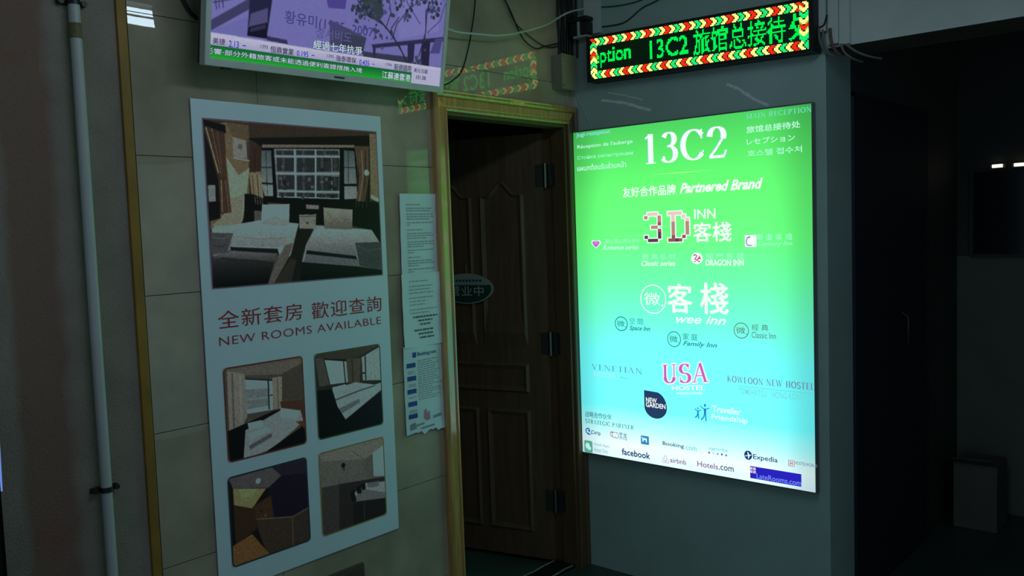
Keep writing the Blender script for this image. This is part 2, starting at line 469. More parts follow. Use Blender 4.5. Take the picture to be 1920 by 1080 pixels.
TV_TEXT = [
    ('美捷', 'b', 'ink', -0.4396, 0.0652, -0.4008, 0.0833),
    ('2.13', 'b', 'tblue', -0.3892, 0.0624, -0.3578, 0.0809),
    ('-', 'r', 'tblue', -0.3462, 0.0696, -0.3351, 0.0725),
    ('1393', 'r', 'ink', -0.2869, 0.0706, -0.2626, 0.0807),
    ('恒鼎實業', 'b', 'ink', -0.2536, 0.0603, -0.1722, 0.0805),
    ('0.195', 'b', 'tblue', -0.1612, 0.0606, -0.1191, 0.0769),
    ('-', 'r', 'tblue', -0.1067, 0.0668, -0.0965, 0.0696),
    ('1395', 'r', 'ink', -0.0491, 0.0675, -0.0229, 0.0772),
    ('強泰環保', 'b', 'ink', -0.0141, 0.0595, 0.0667, 0.0779),
    ('0.435', 'b', 'tblue', 0.0798, 0.0566, 0.1206, 0.0742),
    ('-', 'r', 'tblue', 0.1344, 0.0633, 0.1442, 0.0656),
    ('1396', 'r', 'ink', 0.191, 0.0648, 0.2177, 0.0739),
    ('毅德國際', 'b', 'ink', 0.2287, 0.0541, 0.3075, 0.0751),
    ('美元/日圓', 'b', 'ink', 0.3193, 0.054, 0.383, 0.0688),
    ('101.08', 'b', 'ink', 0.3313, 0.0317, 0.3774, 0.0455),
    ('響‧部分外籍旅客或未能透過便利簽證措施入境', 'r', 'twhite', -0.4353, 0.0353, 0.0929, 0.0509),
    ('彡', 'b', 'twhite', -0.4463, 0.037, -0.4372, 0.0554),
    ('江蘇連雲港', 'b', 'twhite', 0.1778, 0.0219, 0.3053, 0.0456),
    ('經過七年抗爭', 'b', 'twhite', -0.1028, 0.0872, 0.0889, 0.1145),
    ('황유미(1985~2007)', 'b', 'tdark', -0.2089, 0.1425, 0.1417, 0.186),
    ('상서비도', 'b', 'tdark2', -0.0961, 0.1211, 0.044, 0.1541),
]
TV_OPS = [
    ('P', [(0.003, 0.693), (0.138, 0.655), (0.14, 0.745), (0.006, 0.869)], (132, 130, 200)),
    ('P', [(0.002, 0.81), (0.138, 0.662), (0.139, 0.719), (0.003, 0.863)], (74, 72, 116)),
    ('P', [(0.003, 0.865), (0.133, 0.762), (0.135, 0.869), (0.127, 0.87), (0.003, 0.873)], (122, 122, 196)),
    ('P', [(0.135, 0.655), (0.219, 0.632), (0.202, 0.862), (0.13, 0.862)], (44, 44, 78)),
    ('P', [(0.14, 0.745), (0.203, 0.699), (0.202, 0.776), (0.134, 0.814)], (92, 90, 140)),
    ('P', [(0.134, 0.819), (0.201, 0.776), (0.202, 0.862), (0.13, 0.862)], (30, 28, 48)),
    ('P', [(0.141, 0.82), (0.197, 0.785), (0.196, 0.81), (0.139, 0.841)], (60, 58, 92)),
    ('P', [(0.203, 0.847), (0.279, 0.852), (0.285, 0.875), (0.202, 0.869)], (60, 58, 100)),
    ('P', [(0.427, 0.573), (0.518, 0.547), (0.514, 0.627), (0.442, 0.638)], (88, 78, 160)),
    ('P', [(0.45, 0.702), (0.617, 0.768), (0.605, 0.858), (0.456, 0.838)], (78, 80, 112)),
    ('P', [(0.513, 0.766), (0.614, 0.769), (0.602, 0.854), (0.504, 0.844)], (66, 72, 96)),
    ('P', [(0.598, 0.85), (0.821, 0.841), (0.845, 0.891), (0.614, 0.899)], (62, 68, 92)),
    ('P', [(0.641, 0.802), (1.0, 0.68), (1.001, 0.708), (0.649, 0.824)], (56, 54, 92)),
    ('P', [(0.648, 0.809), (0.661, 0.806), (0.666, 0.907), (0.653, 0.905)], (56, 54, 92)),
    ('P', [(0.816, 0.76), (0.853, 0.747), (0.852, 0.881), (0.823, 0.882)], (52, 50, 84)),
    ('P', [(0.89, 0.734), (0.932, 0.716), (0.935, 0.894), (0.888, 0.883)], (46, 44, 74)),
    ('P', [(0.959, 0.701), (0.998, 0.688), (0.987, 0.789), (0.935, 0.799)], (84, 82, 140)),
    ('P', [(0.746, 0.483), (0.972, 0.419), (0.971, 0.651), (0.773, 0.742)], (138, 136, 206)),
    ('L', [(0.66, 0.636), (0.723, 0.709), (0.776, 0.786), (0.823, 0.886)], 0.006, (50, 52, 72)),
    ('L', [(0.766, 0.609), (0.729, 0.69), (0.761, 0.772), (0.807, 0.844)], 0.004, (52, 54, 76)),
    ('L', [(0.831, 0.512), (0.755, 0.657), (0.739, 0.75)], 0.004, (56, 58, 84)),
    ('L', [(0.897, 0.531), (0.905, 0.666), (0.878, 0.83)], 0.005, (52, 52, 80)),
    ('L', [(0.958, 0.441), (0.905, 0.547), (0.902, 0.741)], 0.004, (56, 56, 86)),
    ('L', [(0.873, 0.628), (0.803, 0.52), (0.786, 0.471)], 0.003, (60, 60, 90)),
    ('L', [(0.688, 0.673), (0.601, 0.626), (0.553, 0.537)], 0.004, (54, 58, 80)),
    ('L', [(0.913, 0.674), (0.975, 0.585), (0.998, 0.467)], 0.003, (60, 60, 92)),
    ('L', [(0.706, 0.494), (0.724, 0.594), (0.703, 0.696)], 0.004, (54, 56, 78)),
    ('L', [(0.812, 0.553), (0.865, 0.485)], 0.003, (60, 62, 94)),
    ('L', [(0.008, 0.721), (0.045, 0.703)], 0.004, (70, 68, 120)),
    ('L', [(0.014, 0.69), (0.02, 0.754)], 0.004, (70, 68, 120)),
    ('L', [(0.04, 0.682), (0.042, 0.741)], 0.004, (70, 68, 120)),
    ('L', [(0.026, 0.694), (0.029, 0.748)], 0.003, (70, 68, 120)),
    ('L', [(0.045, 0.703), (0.133, 0.656)], 0.003, (70, 68, 110)),
    ('C', (0.637, 0.573), 0.045, (52, 62, 72)),
    ('C', (0.622, 0.534), 0.035, (60, 78, 80)),
    ('C', (0.658, 0.602), 0.03, (60, 74, 84)),
    ('C', (0.59, 0.619), 0.0054, (72, 82, 112)),
    ('C', (0.594, 0.599), 0.0063, (50, 60, 78)),
    ('C', (0.599, 0.528), 0.0043, (50, 60, 78)),
    ('C', (0.584, 0.627), 0.0036, (72, 82, 112)),
    ('C', (0.595, 0.589), 0.0068, (50, 60, 78)),
    ('C', (0.593, 0.562), 0.0049, (50, 60, 78)),
    ('C', (0.626, 0.616), 0.007, (72, 82, 112)),
    ('C', (0.606, 0.638), 0.0035, (50, 60, 78)),
    ('C', (0.618, 0.589), 0.0072, (50, 60, 78)),
    ('C', (0.608, 0.545), 0.0055, (50, 60, 78)),
    ('C', (0.567, 0.613), 0.0048, (60, 72, 92)),
    ('C', (0.622, 0.611), 0.009, (84, 90, 140)),
    ('C', (0.579, 0.57), 0.007, (60, 72, 92)),
    ('C', (0.566, 0.619), 0.0068, (50, 60, 78)),
    ('C', (0.604, 0.637), 0.0065, (72, 82, 112)),
    ('C', (0.601, 0.578), 0.0034, (72, 82, 112)),
    ('C', (0.582, 0.654), 0.0082, (60, 72, 92)),
    ('C', (0.577, 0.626), 0.0058, (60, 72, 92)),
    ('C', (0.578, 0.615), 0.0088, (50, 60, 78)),
    ('C', (0.578, 0.523), 0.0031, (50, 60, 78)),
    ('C', (0.579, 0.624), 0.0069, (60, 72, 92)),
    ('C', (0.582, 0.629), 0.0057, (72, 82, 112)),
    ('C', (0.59, 0.654), 0.004, (60, 72, 92)),
    ('C', (0.564, 0.64), 0.0052, (50, 60, 78)),
    ('C', (0.63, 0.583), 0.0056, (72, 82, 112)),
    ('C', (0.565, 0.617), 0.0034, (60, 72, 92)),
    ('C', (0.642, 0.491), 0.0088, (60, 72, 92)),
    ('C', (0.598, 0.555), 0.0049, (60, 72, 92)),
    ('C', (0.689, 0.599), 0.0076, (84, 90, 140)),
    ('C', (0.63, 0.532), 0.0042, (84, 90, 140)),
    ('C', (0.639, 0.574), 0.0055, (72, 82, 112)),
    ('C', (0.62, 0.52), 0.0043, (72, 82, 112)),
    ('C', (0.685, 0.561), 0.0045, (72, 82, 112)),
    ('C', (0.653, 0.5), 0.0046, (50, 60, 78)),
    ('C', (0.717, 0.572), 0.0064, (84, 90, 140)),
    ('C', (0.705, 0.528), 0.0082, (60, 72, 92)),
    ('C', (0.628, 0.568), 0.0043, (72, 82, 112)),
    ('C', (0.623, 0.634), 0.0078, (50, 60, 78)),
    ('C', (0.667, 0.493), 0.0069, (50, 60, 78)),
    ('C', (0.629, 0.617), 0.006, (50, 60, 78)),
    ('C', (0.706, 0.527), 0.0033, (72, 82, 112)),
    ('C', (0.651, 0.512), 0.0081, (72, 82, 112)),
    ('C', (0.628, 0.508), 0.0058, (84, 90, 140)),
    ('C', (0.679, 0.534), 0.003, (72, 82, 112)),
    ('C', (0.717, 0.55), 0.0037, (84, 90, 140)),
    ('C', (0.685, 0.502), 0.0083, (72, 82, 112)),
    ('C', (0.682, 0.616), 0.0079, (84, 90, 140)),
    ('C', (0.689, 0.518), 0.0035, (60, 72, 92)),
    ('C', (0.585, 0.585), 0.0066, (72, 82, 112)),
    ('C', (0.669, 0.563), 0.0083, (60, 72, 92)),
    ('C', (0.64, 0.617), 0.0034, (84, 90, 140)),
    ('C', (0.607, 0.63), 0.0049, (72, 82, 112)),
    ('C', (0.649, 0.474), 0.0054, (60, 72, 92)),
    ('C', (0.695, 0.599), 0.0083, (84, 90, 140)),
    ('C', (0.601, 0.615), 0.0057, (72, 82, 112)),
    ('C', (0.602, 0.506), 0.0059, (60, 72, 92)),
    ('C', (0.657, 0.522), 0.0082, (72, 82, 112)),
    ('C', (0.636, 0.513), 0.0082, (50, 60, 78)),
    ('C', (0.585, 0.556), 0.0073, (60, 72, 92)),
    ('C', (0.634, 0.539), 0.0037, (84, 90, 140)),
    ('C', (0.666, 0.548), 0.0055, (50, 60, 78)),
    ('C', (0.679, 0.607), 0.0089, (60, 72, 92)),
    ('C', (0.685, 0.497), 0.0049, (84, 90, 140)),
    ('C', (0.715, 0.486), 0.0086, (84, 90, 140)),
    ('C', (0.677, 0.52), 0.0038, (50, 60, 78)),
    ('C', (0.743, 0.532), 0.0056, (72, 82, 112)),
    ('C', (0.685, 0.497), 0.0047, (50, 60, 78)),
    ('C', (0.729, 0.607), 0.007, (60, 72, 92)),
    ('C', (0.753, 0.563), 0.0084, (50, 60, 78)),
    ('C', (0.687, 0.514), 0.0048, (60, 72, 92)),
    ('C', (0.673, 0.521), 0.0075, (60, 72, 92)),
    ('C', (0.722, 0.475), 0.0087, (72, 82, 112)),
    ('C', (0.737, 0.609), 0.007, (60, 72, 92)),
    ('C', (0.708, 0.468), 0.0037, (84, 90, 140)),
    ('C', (0.682, 0.492), 0.0067, (50, 60, 78)),
    ('C', (0.736, 0.486), 0.0083, (72, 82, 112)),
    ('C', (0.746, 0.495), 0.0049, (72, 82, 112)),
    ('C', (0.704, 0.489), 0.0062, (84, 90, 140)),
    ('C', (0.737, 0.508), 0.0054, (50, 60, 78)),
    ('C', (0.703, 0.596), 0.0031, (72, 82, 112)),
    ('C', (0.824, 0.492), 0.0064, (50, 60, 78)),
    ('C', (0.783, 0.544), 0.0032, (60, 72, 92)),
    ('C', (0.765, 0.544), 0.0068, (50, 60, 78)),
    ('C', (0.784, 0.507), 0.0035, (50, 60, 78)),
    ('C', (0.771, 0.533), 0.0059, (60, 72, 92)),
    ('C', (0.816, 0.537), 0.0048, (60, 72, 92)),
    ('C', (0.824, 0.555), 0.0071, (50, 60, 78)),
    ('C', (0.824, 0.517), 0.0075, (72, 82, 112)),
    ('C', (0.826, 0.519), 0.0037, (60, 72, 92)),
    ('C', (0.825, 0.484), 0.0067, (72, 82, 112)),
    ('C', (0.797, 0.479), 0.0087, (60, 72, 92)),
    ('C', (0.77, 0.512), 0.0073, (72, 82, 112)),
    ('C', (0.84, 0.473), 0.0081, (84, 90, 140)),
    ('C', (0.831, 0.475), 0.004, (50, 60, 78)),
    ('C', (0.826, 0.474), 0.0048, (84, 90, 140)),
    ('C', (0.846, 0.502), 0.0055, (60, 72, 92)),
    ('C', (0.853, 0.514), 0.0048, (72, 82, 112)),
    ('C', (0.87, 0.475), 0.0067, (60, 72, 92)),
    ('C', (0.863, 0.507), 0.0059, (72, 82, 112)),
    ('C', (0.877, 0.439), 0.0074, (84, 90, 140)),
    ('C', (0.849, 0.491), 0.0062, (72, 82, 112)),
    ('C', (0.885, 0.488), 0.0085, (50, 60, 78)),
    ('C', (0.967, 0.52), 0.0055, (60, 72, 92)),
    ('C', (0.941, 0.526), 0.0065, (50, 60, 78)),
    ('C', (0.939, 0.513), 0.008, (60, 72, 92)),
    ('C', (0.963, 0.511), 0.0083, (60, 72, 92)),
    ('C', (0.91, 0.532), 0.0089, (50, 60, 78)),
    ('C', (0.949, 0.535), 0.0033, (72, 82, 112)),
    ('C', (0.968, 0.55), 0.005, (72, 82, 112)),
    ('C', (0.929, 0.534), 0.0089, (60, 72, 92)),
    ('C', (0.953, 0.554), 0.0046, (60, 72, 92)),
    ('C', (0.964, 0.509), 0.0031, (72, 82, 112)),
    ('C', (0.941, 0.572), 0.0074, (50, 60, 78)),
    ('C', (0.942, 0.521), 0.0053, (84, 90, 140)),
    ('C', (0.961, 0.549), 0.0088, (50, 60, 78)),
    ('C', (0.914, 0.544), 0.0042, (84, 90, 140)),
    ('C', (0.928, 0.571), 0.0059, (84, 90, 140)),
    ('C', (0.953, 0.532), 0.0075, (84, 90, 140)),
    ('C', (0.604, 0.618), 0.0055, (72, 82, 112)),
    ('C', (0.571, 0.678), 0.0032, (50, 60, 78)),
    ('C', (0.545, 0.622), 0.0068, (50, 60, 78)),
    ('C', (0.603, 0.66), 0.004, (60, 72, 92)),
    ('C', (0.557, 0.599), 0.0045, (72, 82, 112)),
    ('C', (0.589, 0.614), 0.0037, (50, 60, 78)),
    ('C', (0.599, 0.637), 0.0042, (60, 72, 92)),
    ('C', (0.573, 0.688), 0.0037, (50, 60, 78)),
    ('C', (0.564, 0.681), 0.007, (60, 72, 92)),
    ('C', (0.549, 0.605), 0.0084, (60, 72, 92)),
    ('C', (0.569, 0.597), 0.0071, (50, 60, 78)),
    ('C', (0.591, 0.643), 0.005, (50, 60, 78)),
    ('C', (0.913, 0.489), 0.0075, (60, 72, 92)),
    ('C', (0.928, 0.476), 0.0071, (60, 72, 92)),
    ('C', (0.894, 0.479), 0.0085, (84, 90, 140)),
    ('C', (0.913, 0.5), 0.0038, (84, 90, 140)),
    ('C', (0.885, 0.482), 0.0049, (84, 90, 140)),
    ('C', (0.899, 0.461), 0.0076, (60, 72, 92)),
    ('C', (0.91, 0.511), 0.0048, (50, 60, 78)),
    ('C', (0.89, 0.489), 0.0067, (50, 60, 78)),
    ('C', (0.619, 0.719), 0.0037, (72, 82, 112)),
    ('C', (0.654, 0.715), 0.0089, (72, 82, 112)),
    ('C', (0.658, 0.683), 0.0048, (50, 60, 78)),
    ('C', (0.671, 0.661), 0.0032, (50, 60, 78)),
    ('C', (0.653, 0.63), 0.004, (84, 90, 140)),
    ('C', (0.622, 0.665), 0.003, (72, 82, 112)),
    ('C', (0.607, 0.71), 0.0085, (84, 90, 140)),
    ('C', (0.65, 0.716), 0.0066, (60, 72, 92)),
    ('C', (0.666, 0.652), 0.0088, (60, 72, 92)),
    ('C', (0.659, 0.724), 0.0066, (60, 72, 92)),
    ('C', (0.806, 0.594), 0.0056, (72, 82, 112)),
    ('C', (0.8, 0.592), 0.0066, (72, 82, 112)),
    ('C', (0.794, 0.61), 0.0068, (72, 82, 112)),
    ('C', (0.802, 0.566), 0.008, (50, 60, 78)),
    ('C', (0.808, 0.62), 0.0062, (72, 82, 112)),
    ('C', (0.792, 0.628), 0.0042, (84, 90, 140)),
    ('C', (0.811, 0.59), 0.0068, (72, 82, 112)),
    ('C', (0.818, 0.595), 0.0073, (60, 72, 92)),
    ('C', (0.944, 0.447), 0.0086, (60, 72, 92)),
    ('C', (0.97, 0.412), 0.0063, (50, 60, 78)),
    ('C', (0.951, 0.434), 0.0083, (50, 60, 78)),
    ('C', (0.974, 0.476), 0.0047, (60, 72, 92)),
    ('C', (0.98, 0.428), 0.0055, (60, 72, 92)),
    ('C', (0.951, 0.481), 0.0085, (50, 60, 78)),
    ('C', (0.989, 0.455), 0.0035, (84, 90, 140)),
    ('C', (0.967, 0.439), 0.0042, (72, 82, 112)),
    ('C', (0.972, 0.427), 0.0085, (60, 72, 92)),
    ('C', (0.97, 0.447), 0.003, (50, 60, 78)),
    ('C', (0.654, 0.762), 0.0034, (50, 60, 78)),
    ('C', (0.669, 0.717), 0.0061, (60, 72, 92)),
    ('C', (0.687, 0.745), 0.0056, (72, 82, 112)),
    ('C', (0.731, 0.707), 0.0061, (50, 60, 78)),
    ('C', (0.681, 0.74), 0.0065, (60, 72, 92)),
    ('C', (0.689, 0.758), 0.0033, (50, 60, 78)),
    ('C', (0.659, 0.755), 0.0048, (50, 60, 78)),
    ('C', (0.712, 0.749), 0.0052, (84, 90, 140)),
    ('C', (0.696, 0.815), 0.004, (84, 90, 140)),
    ('C', (0.733, 0.75), 0.0032, (72, 82, 112)),
    ('C', (0.692, 0.814), 0.0064, (84, 90, 140)),
    ('C', (0.712, 0.746), 0.004, (50, 60, 78)),
    ('C', (0.904, 0.783), 0.0062, (50, 60, 78)),
    ('C', (0.876, 0.908), 0.004, (60, 72, 92)),
    ('C', (0.909, 0.782), 0.005, (72, 82, 112)),
    ('C', (0.887, 0.858), 0.009, (60, 72, 92)),
    ('C', (0.866, 0.839), 0.0087, (72, 82, 112)),
    ('C', (0.885, 0.874), 0.0088, (84, 90, 140)),
    ('C', (0.846, 0.884), 0.0087, (84, 90, 140)),
    ('C', (0.875, 0.861), 0.0077, (60, 72, 92)),
    ('C', (0.895, 0.879), 0.0054, (72, 82, 112)),
    ('C', (0.835, 0.873), 0.0063, (50, 60, 78)),
    ('C', (0.861, 0.878), 0.0071, (60, 72, 92)),
    ('C', (0.869, 0.859), 0.0053, (72, 82, 112)),
    ('G', [(-0.001, 0.87), (0.99, 0.893), (0.992, 0.926), (-0.0, 0.931)], (206, 204, 236), (176, 176, 220)),
    ('G', [(-0.003, 0.928), (0.847, 0.937), (0.852, 1.013), (-0.002, 0.994)], (30, 120, 70), (40, 190, 60)),
    ('P', [(0.845, 0.895), (0.994, 0.894), (1.002, 1.021), (0.845, 1.014)], (196, 194, 230)),
]
PHOTO_RECT = {'main': (-1.8245, 1.418, -1.166, 1.921), 'p1': (-1.8055, 0.891, -1.52, 1.1805), 'p2': (-1.4755, 0.891, -1.1945, 1.1795), 'p3': (-1.8115, 0.5685, -1.5245, 0.849), 'p4': (-1.4785, 0.565, -1.1975, 0.849)}
MAIN_OPS = [
    ('P', [(0.115, 0.016), (0.233, 0.006), (0.213, 0.513), (0.192, 0.443), (0.172, 0.616), (0.011, 0.646), (0.046, 0.04)], (112, 100, 66)),
    ('P', [(0.109, 0.221), (0.168, 0.328), (0.227, 0.278), (0.201, 0.443), (0.172, 0.616), (0.016, 0.646), (0.119, 0.511)], (150, 148, 118)),
    ('P', [(0.121, 0.465), (0.189, 0.443), (0.162, 0.628), (0.017, 0.624), (0.096, 0.557)], (134, 130, 104)),
    ('P', [(0.124, 0.01), (1.0, 0.006), (0.939, 0.044), (0.233, 0.103), (0.119, 0.022)], (64, 52, 38)),
    ('P', [(0.119, 0.016), (0.232, 0.024), (0.233, 0.103), (0.213, 0.199), (0.148, 0.099)], (96, 84, 54)),
    ('P', [(0.233, 0.101), (0.95, 0.034), (0.927, 0.549), (0.291, 0.513), (0.292, 0.147)], (11, 13, 15)),
    ('P', [(0.222, 0.105), (0.95, 0.032), (0.945, 0.119), (0.847, 0.115), (0.298, 0.141)], (24, 20, 17)),
    ('P', [(0.3, 0.135), (0.847, 0.103), (0.847, 0.121), (0.298, 0.155)], (112, 110, 90)),
    ('G', [(0.294, 0.171), (0.347, 0.169), (0.345, 0.451), (0.298, 0.451), (0.282, 0.372)], (70, 98, 102), (120, 140, 140)),
    ('P', [(0.362, 0.157), (0.752, 0.137), (0.734, 0.467), (0.367, 0.457)], (98, 116, 124)),
    ('P', [(0.376, 0.167), (0.473, 0.163), (0.472, 0.191), (0.374, 0.195)], (44, 52, 58)),
    ('P', [(0.405, 0.167), (0.42, 0.165), (0.418, 0.193), (0.403, 0.193)], (66, 76, 82)),
    ('P', [(0.488, 0.161), (0.598, 0.155), (0.596, 0.183), (0.487, 0.189)], (44, 52, 58)),
    ('P', [(0.52, 0.159), (0.537, 0.159), (0.535, 0.187), (0.519, 0.187)], (66, 76, 82)),
    ('P', [(0.608, 0.155), (0.743, 0.147), (0.742, 0.175), (0.607, 0.183)], (44, 52, 58)),
    ('P', [(0.648, 0.151), (0.669, 0.151), (0.667, 0.179), (0.646, 0.181)], (66, 76, 82)),
    ('P', [(0.376, 0.213), (0.473, 0.209), (0.468, 0.294), (0.373, 0.296)], (44, 52, 58)),
    ('P', [(0.405, 0.211), (0.42, 0.211), (0.415, 0.296), (0.4, 0.296)], (66, 76, 82)),
    ('P', [(0.49, 0.207), (0.596, 0.203), (0.591, 0.296), (0.485, 0.298)], (44, 52, 58)),
    ('P', [(0.522, 0.207), (0.537, 0.205), (0.532, 0.298), (0.517, 0.298)], (66, 76, 82)),
    ('P', [(0.607, 0.191), (0.696, 0.187), (0.692, 0.288), (0.602, 0.292)], (44, 52, 58)),
    ('P', [(0.632, 0.191), (0.646, 0.189), (0.642, 0.29), (0.628, 0.29)], (66, 76, 82)),
    ('P', [(0.702, 0.191), (0.746, 0.189), (0.742, 0.284), (0.699, 0.286)], (44, 52, 58)),
    ('P', [(0.716, 0.189), (0.722, 0.189), (0.718, 0.284), (0.711, 0.284)], (66, 76, 82)),
    ('P', [(0.377, 0.32), (0.472, 0.318), (0.467, 0.406), (0.373, 0.408)], (44, 52, 58)),
    ('P', [(0.405, 0.32), (0.42, 0.32), (0.415, 0.408), (0.402, 0.408)], (66, 76, 82)),
    ('P', [(0.485, 0.32), (0.59, 0.316), (0.585, 0.412), (0.481, 0.414)], (44, 52, 58)),
    ('P', [(0.516, 0.318), (0.531, 0.318), (0.528, 0.412), (0.511, 0.414)], (66, 76, 82)),
    ('P', [(0.601, 0.318), (0.69, 0.316), (0.686, 0.414), (0.596, 0.414)], (44, 52, 58)),
    ('P', [(0.626, 0.318), (0.64, 0.318), (0.636, 0.414), (0.622, 0.414)], (66, 76, 82)),
    ('P', [(0.698, 0.318), (0.739, 0.318), (0.734, 0.412), (0.693, 0.414)], (44, 52, 58)),
    ('P', [(0.71, 0.318), (0.716, 0.318), (0.711, 0.412), (0.705, 0.414)], (66, 76, 82)),
    ('P', [(0.379, 0.429), (0.465, 0.427), (0.465, 0.455), (0.377, 0.455)], (44, 52, 58)),
    ('P', [(0.405, 0.429), (0.418, 0.427), (0.417, 0.455), (0.403, 0.455)], (66, 76, 82)),
    ('P', [(0.479, 0.429), (0.585, 0.429), (0.584, 0.459), (0.478, 0.459)], (44, 52, 58)),
    ('P', [(0.511, 0.429), (0.526, 0.429), (0.525, 0.459), (0.509, 0.459)], (66, 76, 82)),
    ('P', [(0.595, 0.433), (0.728, 0.433), (0.727, 0.463), (0.593, 0.463)], (44, 52, 58)),
    ('P', [(0.634, 0.433), (0.654, 0.433), (0.652, 0.463), (0.632, 0.463)], (66, 76, 82)),
    ('L', [(0.362, 0.203), (0.751, 0.189)], 0.006, (158, 178, 190)),
    ('L', [(0.364, 0.31), (0.745, 0.3)], 0.007, (150, 168, 182)),
    ('L', [(0.368, 0.419), (0.739, 0.421)], 0.006, (140, 158, 170)),
    ('L', [(0.481, 0.153), (0.47, 0.455)], 0.007, (158, 178, 190)),
    ('L', [(0.602, 0.145), (0.588, 0.463)], 0.007, (158, 178, 190)),
    ('L', [(0.365, 0.455), (0.734, 0.465)], 0.005, (150, 168, 176)),
    ('L', [(0.288, 0.276), (0.345, 0.274)], 0.004, (20, 26, 28)),
    ('L', [(0.317, 0.175), (0.315, 0.441)], 0.003, (30, 40, 42)),
    ('L', [(0.282, 0.372), (0.349, 0.376)], 0.008, (16, 20, 22)),
    ('G', [(0.778, 0.141), (0.845, 0.145), (0.853, 0.465), (0.766, 0.469)], (66, 92, 100), (120, 135, 140)),
    ('L', [(0.772, 0.256), (0.853, 0.256)], 0.004, (20, 26, 28)),
    ('L', [(0.806, 0.143), (0.798, 0.36)], 0.003, (24, 30, 32)),
    ('L', [(0.768, 0.374), (0.857, 0.372)], 0.012, (12, 14, 16)),
    ('P', [(0.005, 0.01), (0.113, 0.034), (0.115, 0.082), (0.008, 0.054)], (10, 9, 9)),
    ('P', [(0.004, 0.06), (0.069, 0.342), (0.062, 0.584), (0.008, 0.6), (-0.007, 0.31)], (22, 20, 20)),
    ('P', [(0.013, 0.044), (0.106, 0.078), (0.107, 0.318), (0.119, 0.549), (0.063, 0.559), (0.063, 0.364), (0.03, 0.175)], (70, 50, 34)),
    ('L', [(0.017, 0.054), (0.066, 0.318)], 0.005, (170, 150, 110)),
    ('L', [(0.045, 0.062), (0.078, 0.318)], 0.004, (150, 130, 92)),
    ('L', [(0.071, 0.074), (0.086, 0.318)], 0.003, (110, 88, 60)),
    ('L', [(0.078, 0.358), (0.075, 0.547)], 0.006, (150, 126, 86)),
    ('L', [(0.099, 0.358), (0.107, 0.547)], 0.006, (120, 98, 66)),
    ('P', [(0.01, 0.39), (0.046, 0.388), (0.045, 0.483), (0.01, 0.487)], (112, 132, 134)),
    ('P', [(0.01, 0.495), (0.062, 0.483), (0.058, 0.557), (0.011, 0.569)], (20, 18, 16)),
    ('P', [(0.147, 0.099), (0.216, 0.119), (0.216, 0.223), (0.145, 0.225)], (124, 128, 118)),
    ('P', [(0.216, 0.119), (0.244, 0.149), (0.239, 0.241), (0.216, 0.223)], (64, 62, 56)),
    ('C', (0.183, 0.155), 0.012, (90, 92, 86)),
    ('L', [(0.145, 0.225), (0.239, 0.241)], 0.006, (150, 150, 138)),
    ('P', [(0.236, 0.145), (0.297, 0.143), (0.285, 0.3), (0.222, 0.314)], (72, 46, 34)),
    ('P', [(0.222, 0.308), (0.283, 0.3), (0.294, 0.509), (0.233, 0.513)], (134, 118, 86)),
    ('L', [(0.239, 0.324), (0.244, 0.507)], 0.006, (80, 62, 42)),
    ('L', [(0.263, 0.324), (0.27, 0.507)], 0.006, (84, 66, 44)),
    ('L', [(0.26, 0.161), (0.25, 0.312)], 0.004, (50, 32, 24)),
    ('P', [(0.847, 0.109), (0.944, 0.105), (0.935, 0.304), (0.891, 0.539), (0.836, 0.539), (0.869, 0.306)], (84, 66, 52)),
    ('L', [(0.891, 0.135), (0.895, 0.304), (0.856, 0.529)], 0.006, (130, 108, 82)),
    ('L', [(0.92, 0.133), (0.912, 0.304), (0.879, 0.529)], 0.006, (52, 40, 32)),
    ('P', [(0.951, 0.018), (1.0, 0.018), (0.998, 0.483), (0.941, 0.447)], (112, 104, 74)),
    ('P', [(0.941, 0.435), (0.998, 0.463), (1.0, 0.495), (0.939, 0.463)], (150, 144, 120)),
    ('C', (0.921, 0.288), 0.017, (176, 172, 146)),
    ('L', [(0.921, 0.304), (0.933, 0.33)], 0.006, (60, 50, 36)),
    ('P', [(0.192, 0.437), (0.242, 0.441), (0.292, 0.465), (1.0, 0.487), (1.0, 0.785), (0.936, 0.682), (0.81, 0.646), (0.233, 0.618), (0.151, 0.642), (0.183, 0.583)], (15, 15, 18)),
    ('P', [(0.238, 0.539), (0.279, 0.543), (0.274, 0.618), (0.235, 0.606)], (84, 86, 80)),
    ('P', [(0.529, 0.503), (0.605, 0.509), (0.604, 0.535), (0.528, 0.531)], (120, 122, 116)),
    ('P', [(0.312, 0.489), (0.432, 0.501), (0.431, 0.513), (0.312, 0.503)], (80, 60, 46)),
    ('P', [(0.016, 0.646), (0.163, 0.616), (0.28, 0.598), (0.481, 0.624), (0.465, 0.686), (0.424, 0.833), (0.349, 0.837), (0.013, 0.805)], (134, 146, 148)),
    ('G', [(0.021, 0.646), (0.163, 0.616), (0.203, 0.628), (0.101, 0.775), (0.013, 0.805)], (150, 158, 150), (104, 112, 114)),
    ('P', [(0.017, 0.807), (0.101, 0.773), (0.35, 0.803), (0.359, 0.841), (0.288, 0.996), (-0.002, 0.988)], (70, 78, 78)),
    ('G', [(0.013, 0.817), (0.336, 0.849), (0.288, 1.002), (-0.002, 0.99)], (52, 58, 60), (8, 10, 10)),
    ('P', [(0.103, 0.755), (0.353, 0.779), (0.362, 0.829), (0.345, 0.809), (0.106, 0.775)], (24, 27, 34)),
    ('P', [(0.418, 0.72), (0.481, 0.636), (0.414, 0.833), (0.32, 0.998), (0.288, 0.996), (0.359, 0.827)], (92, 92, 84)),
    ('P', [(0.011, 0.666), (0.122, 0.674), (0.087, 0.783), (0.008, 0.795)], (70, 80, 84)),
    ('P', [(0.478, 0.636), (0.573, 0.658), (0.517, 0.761), (0.475, 1.006), (0.32, 1.002), (0.426, 0.819)], (32, 30, 26)),
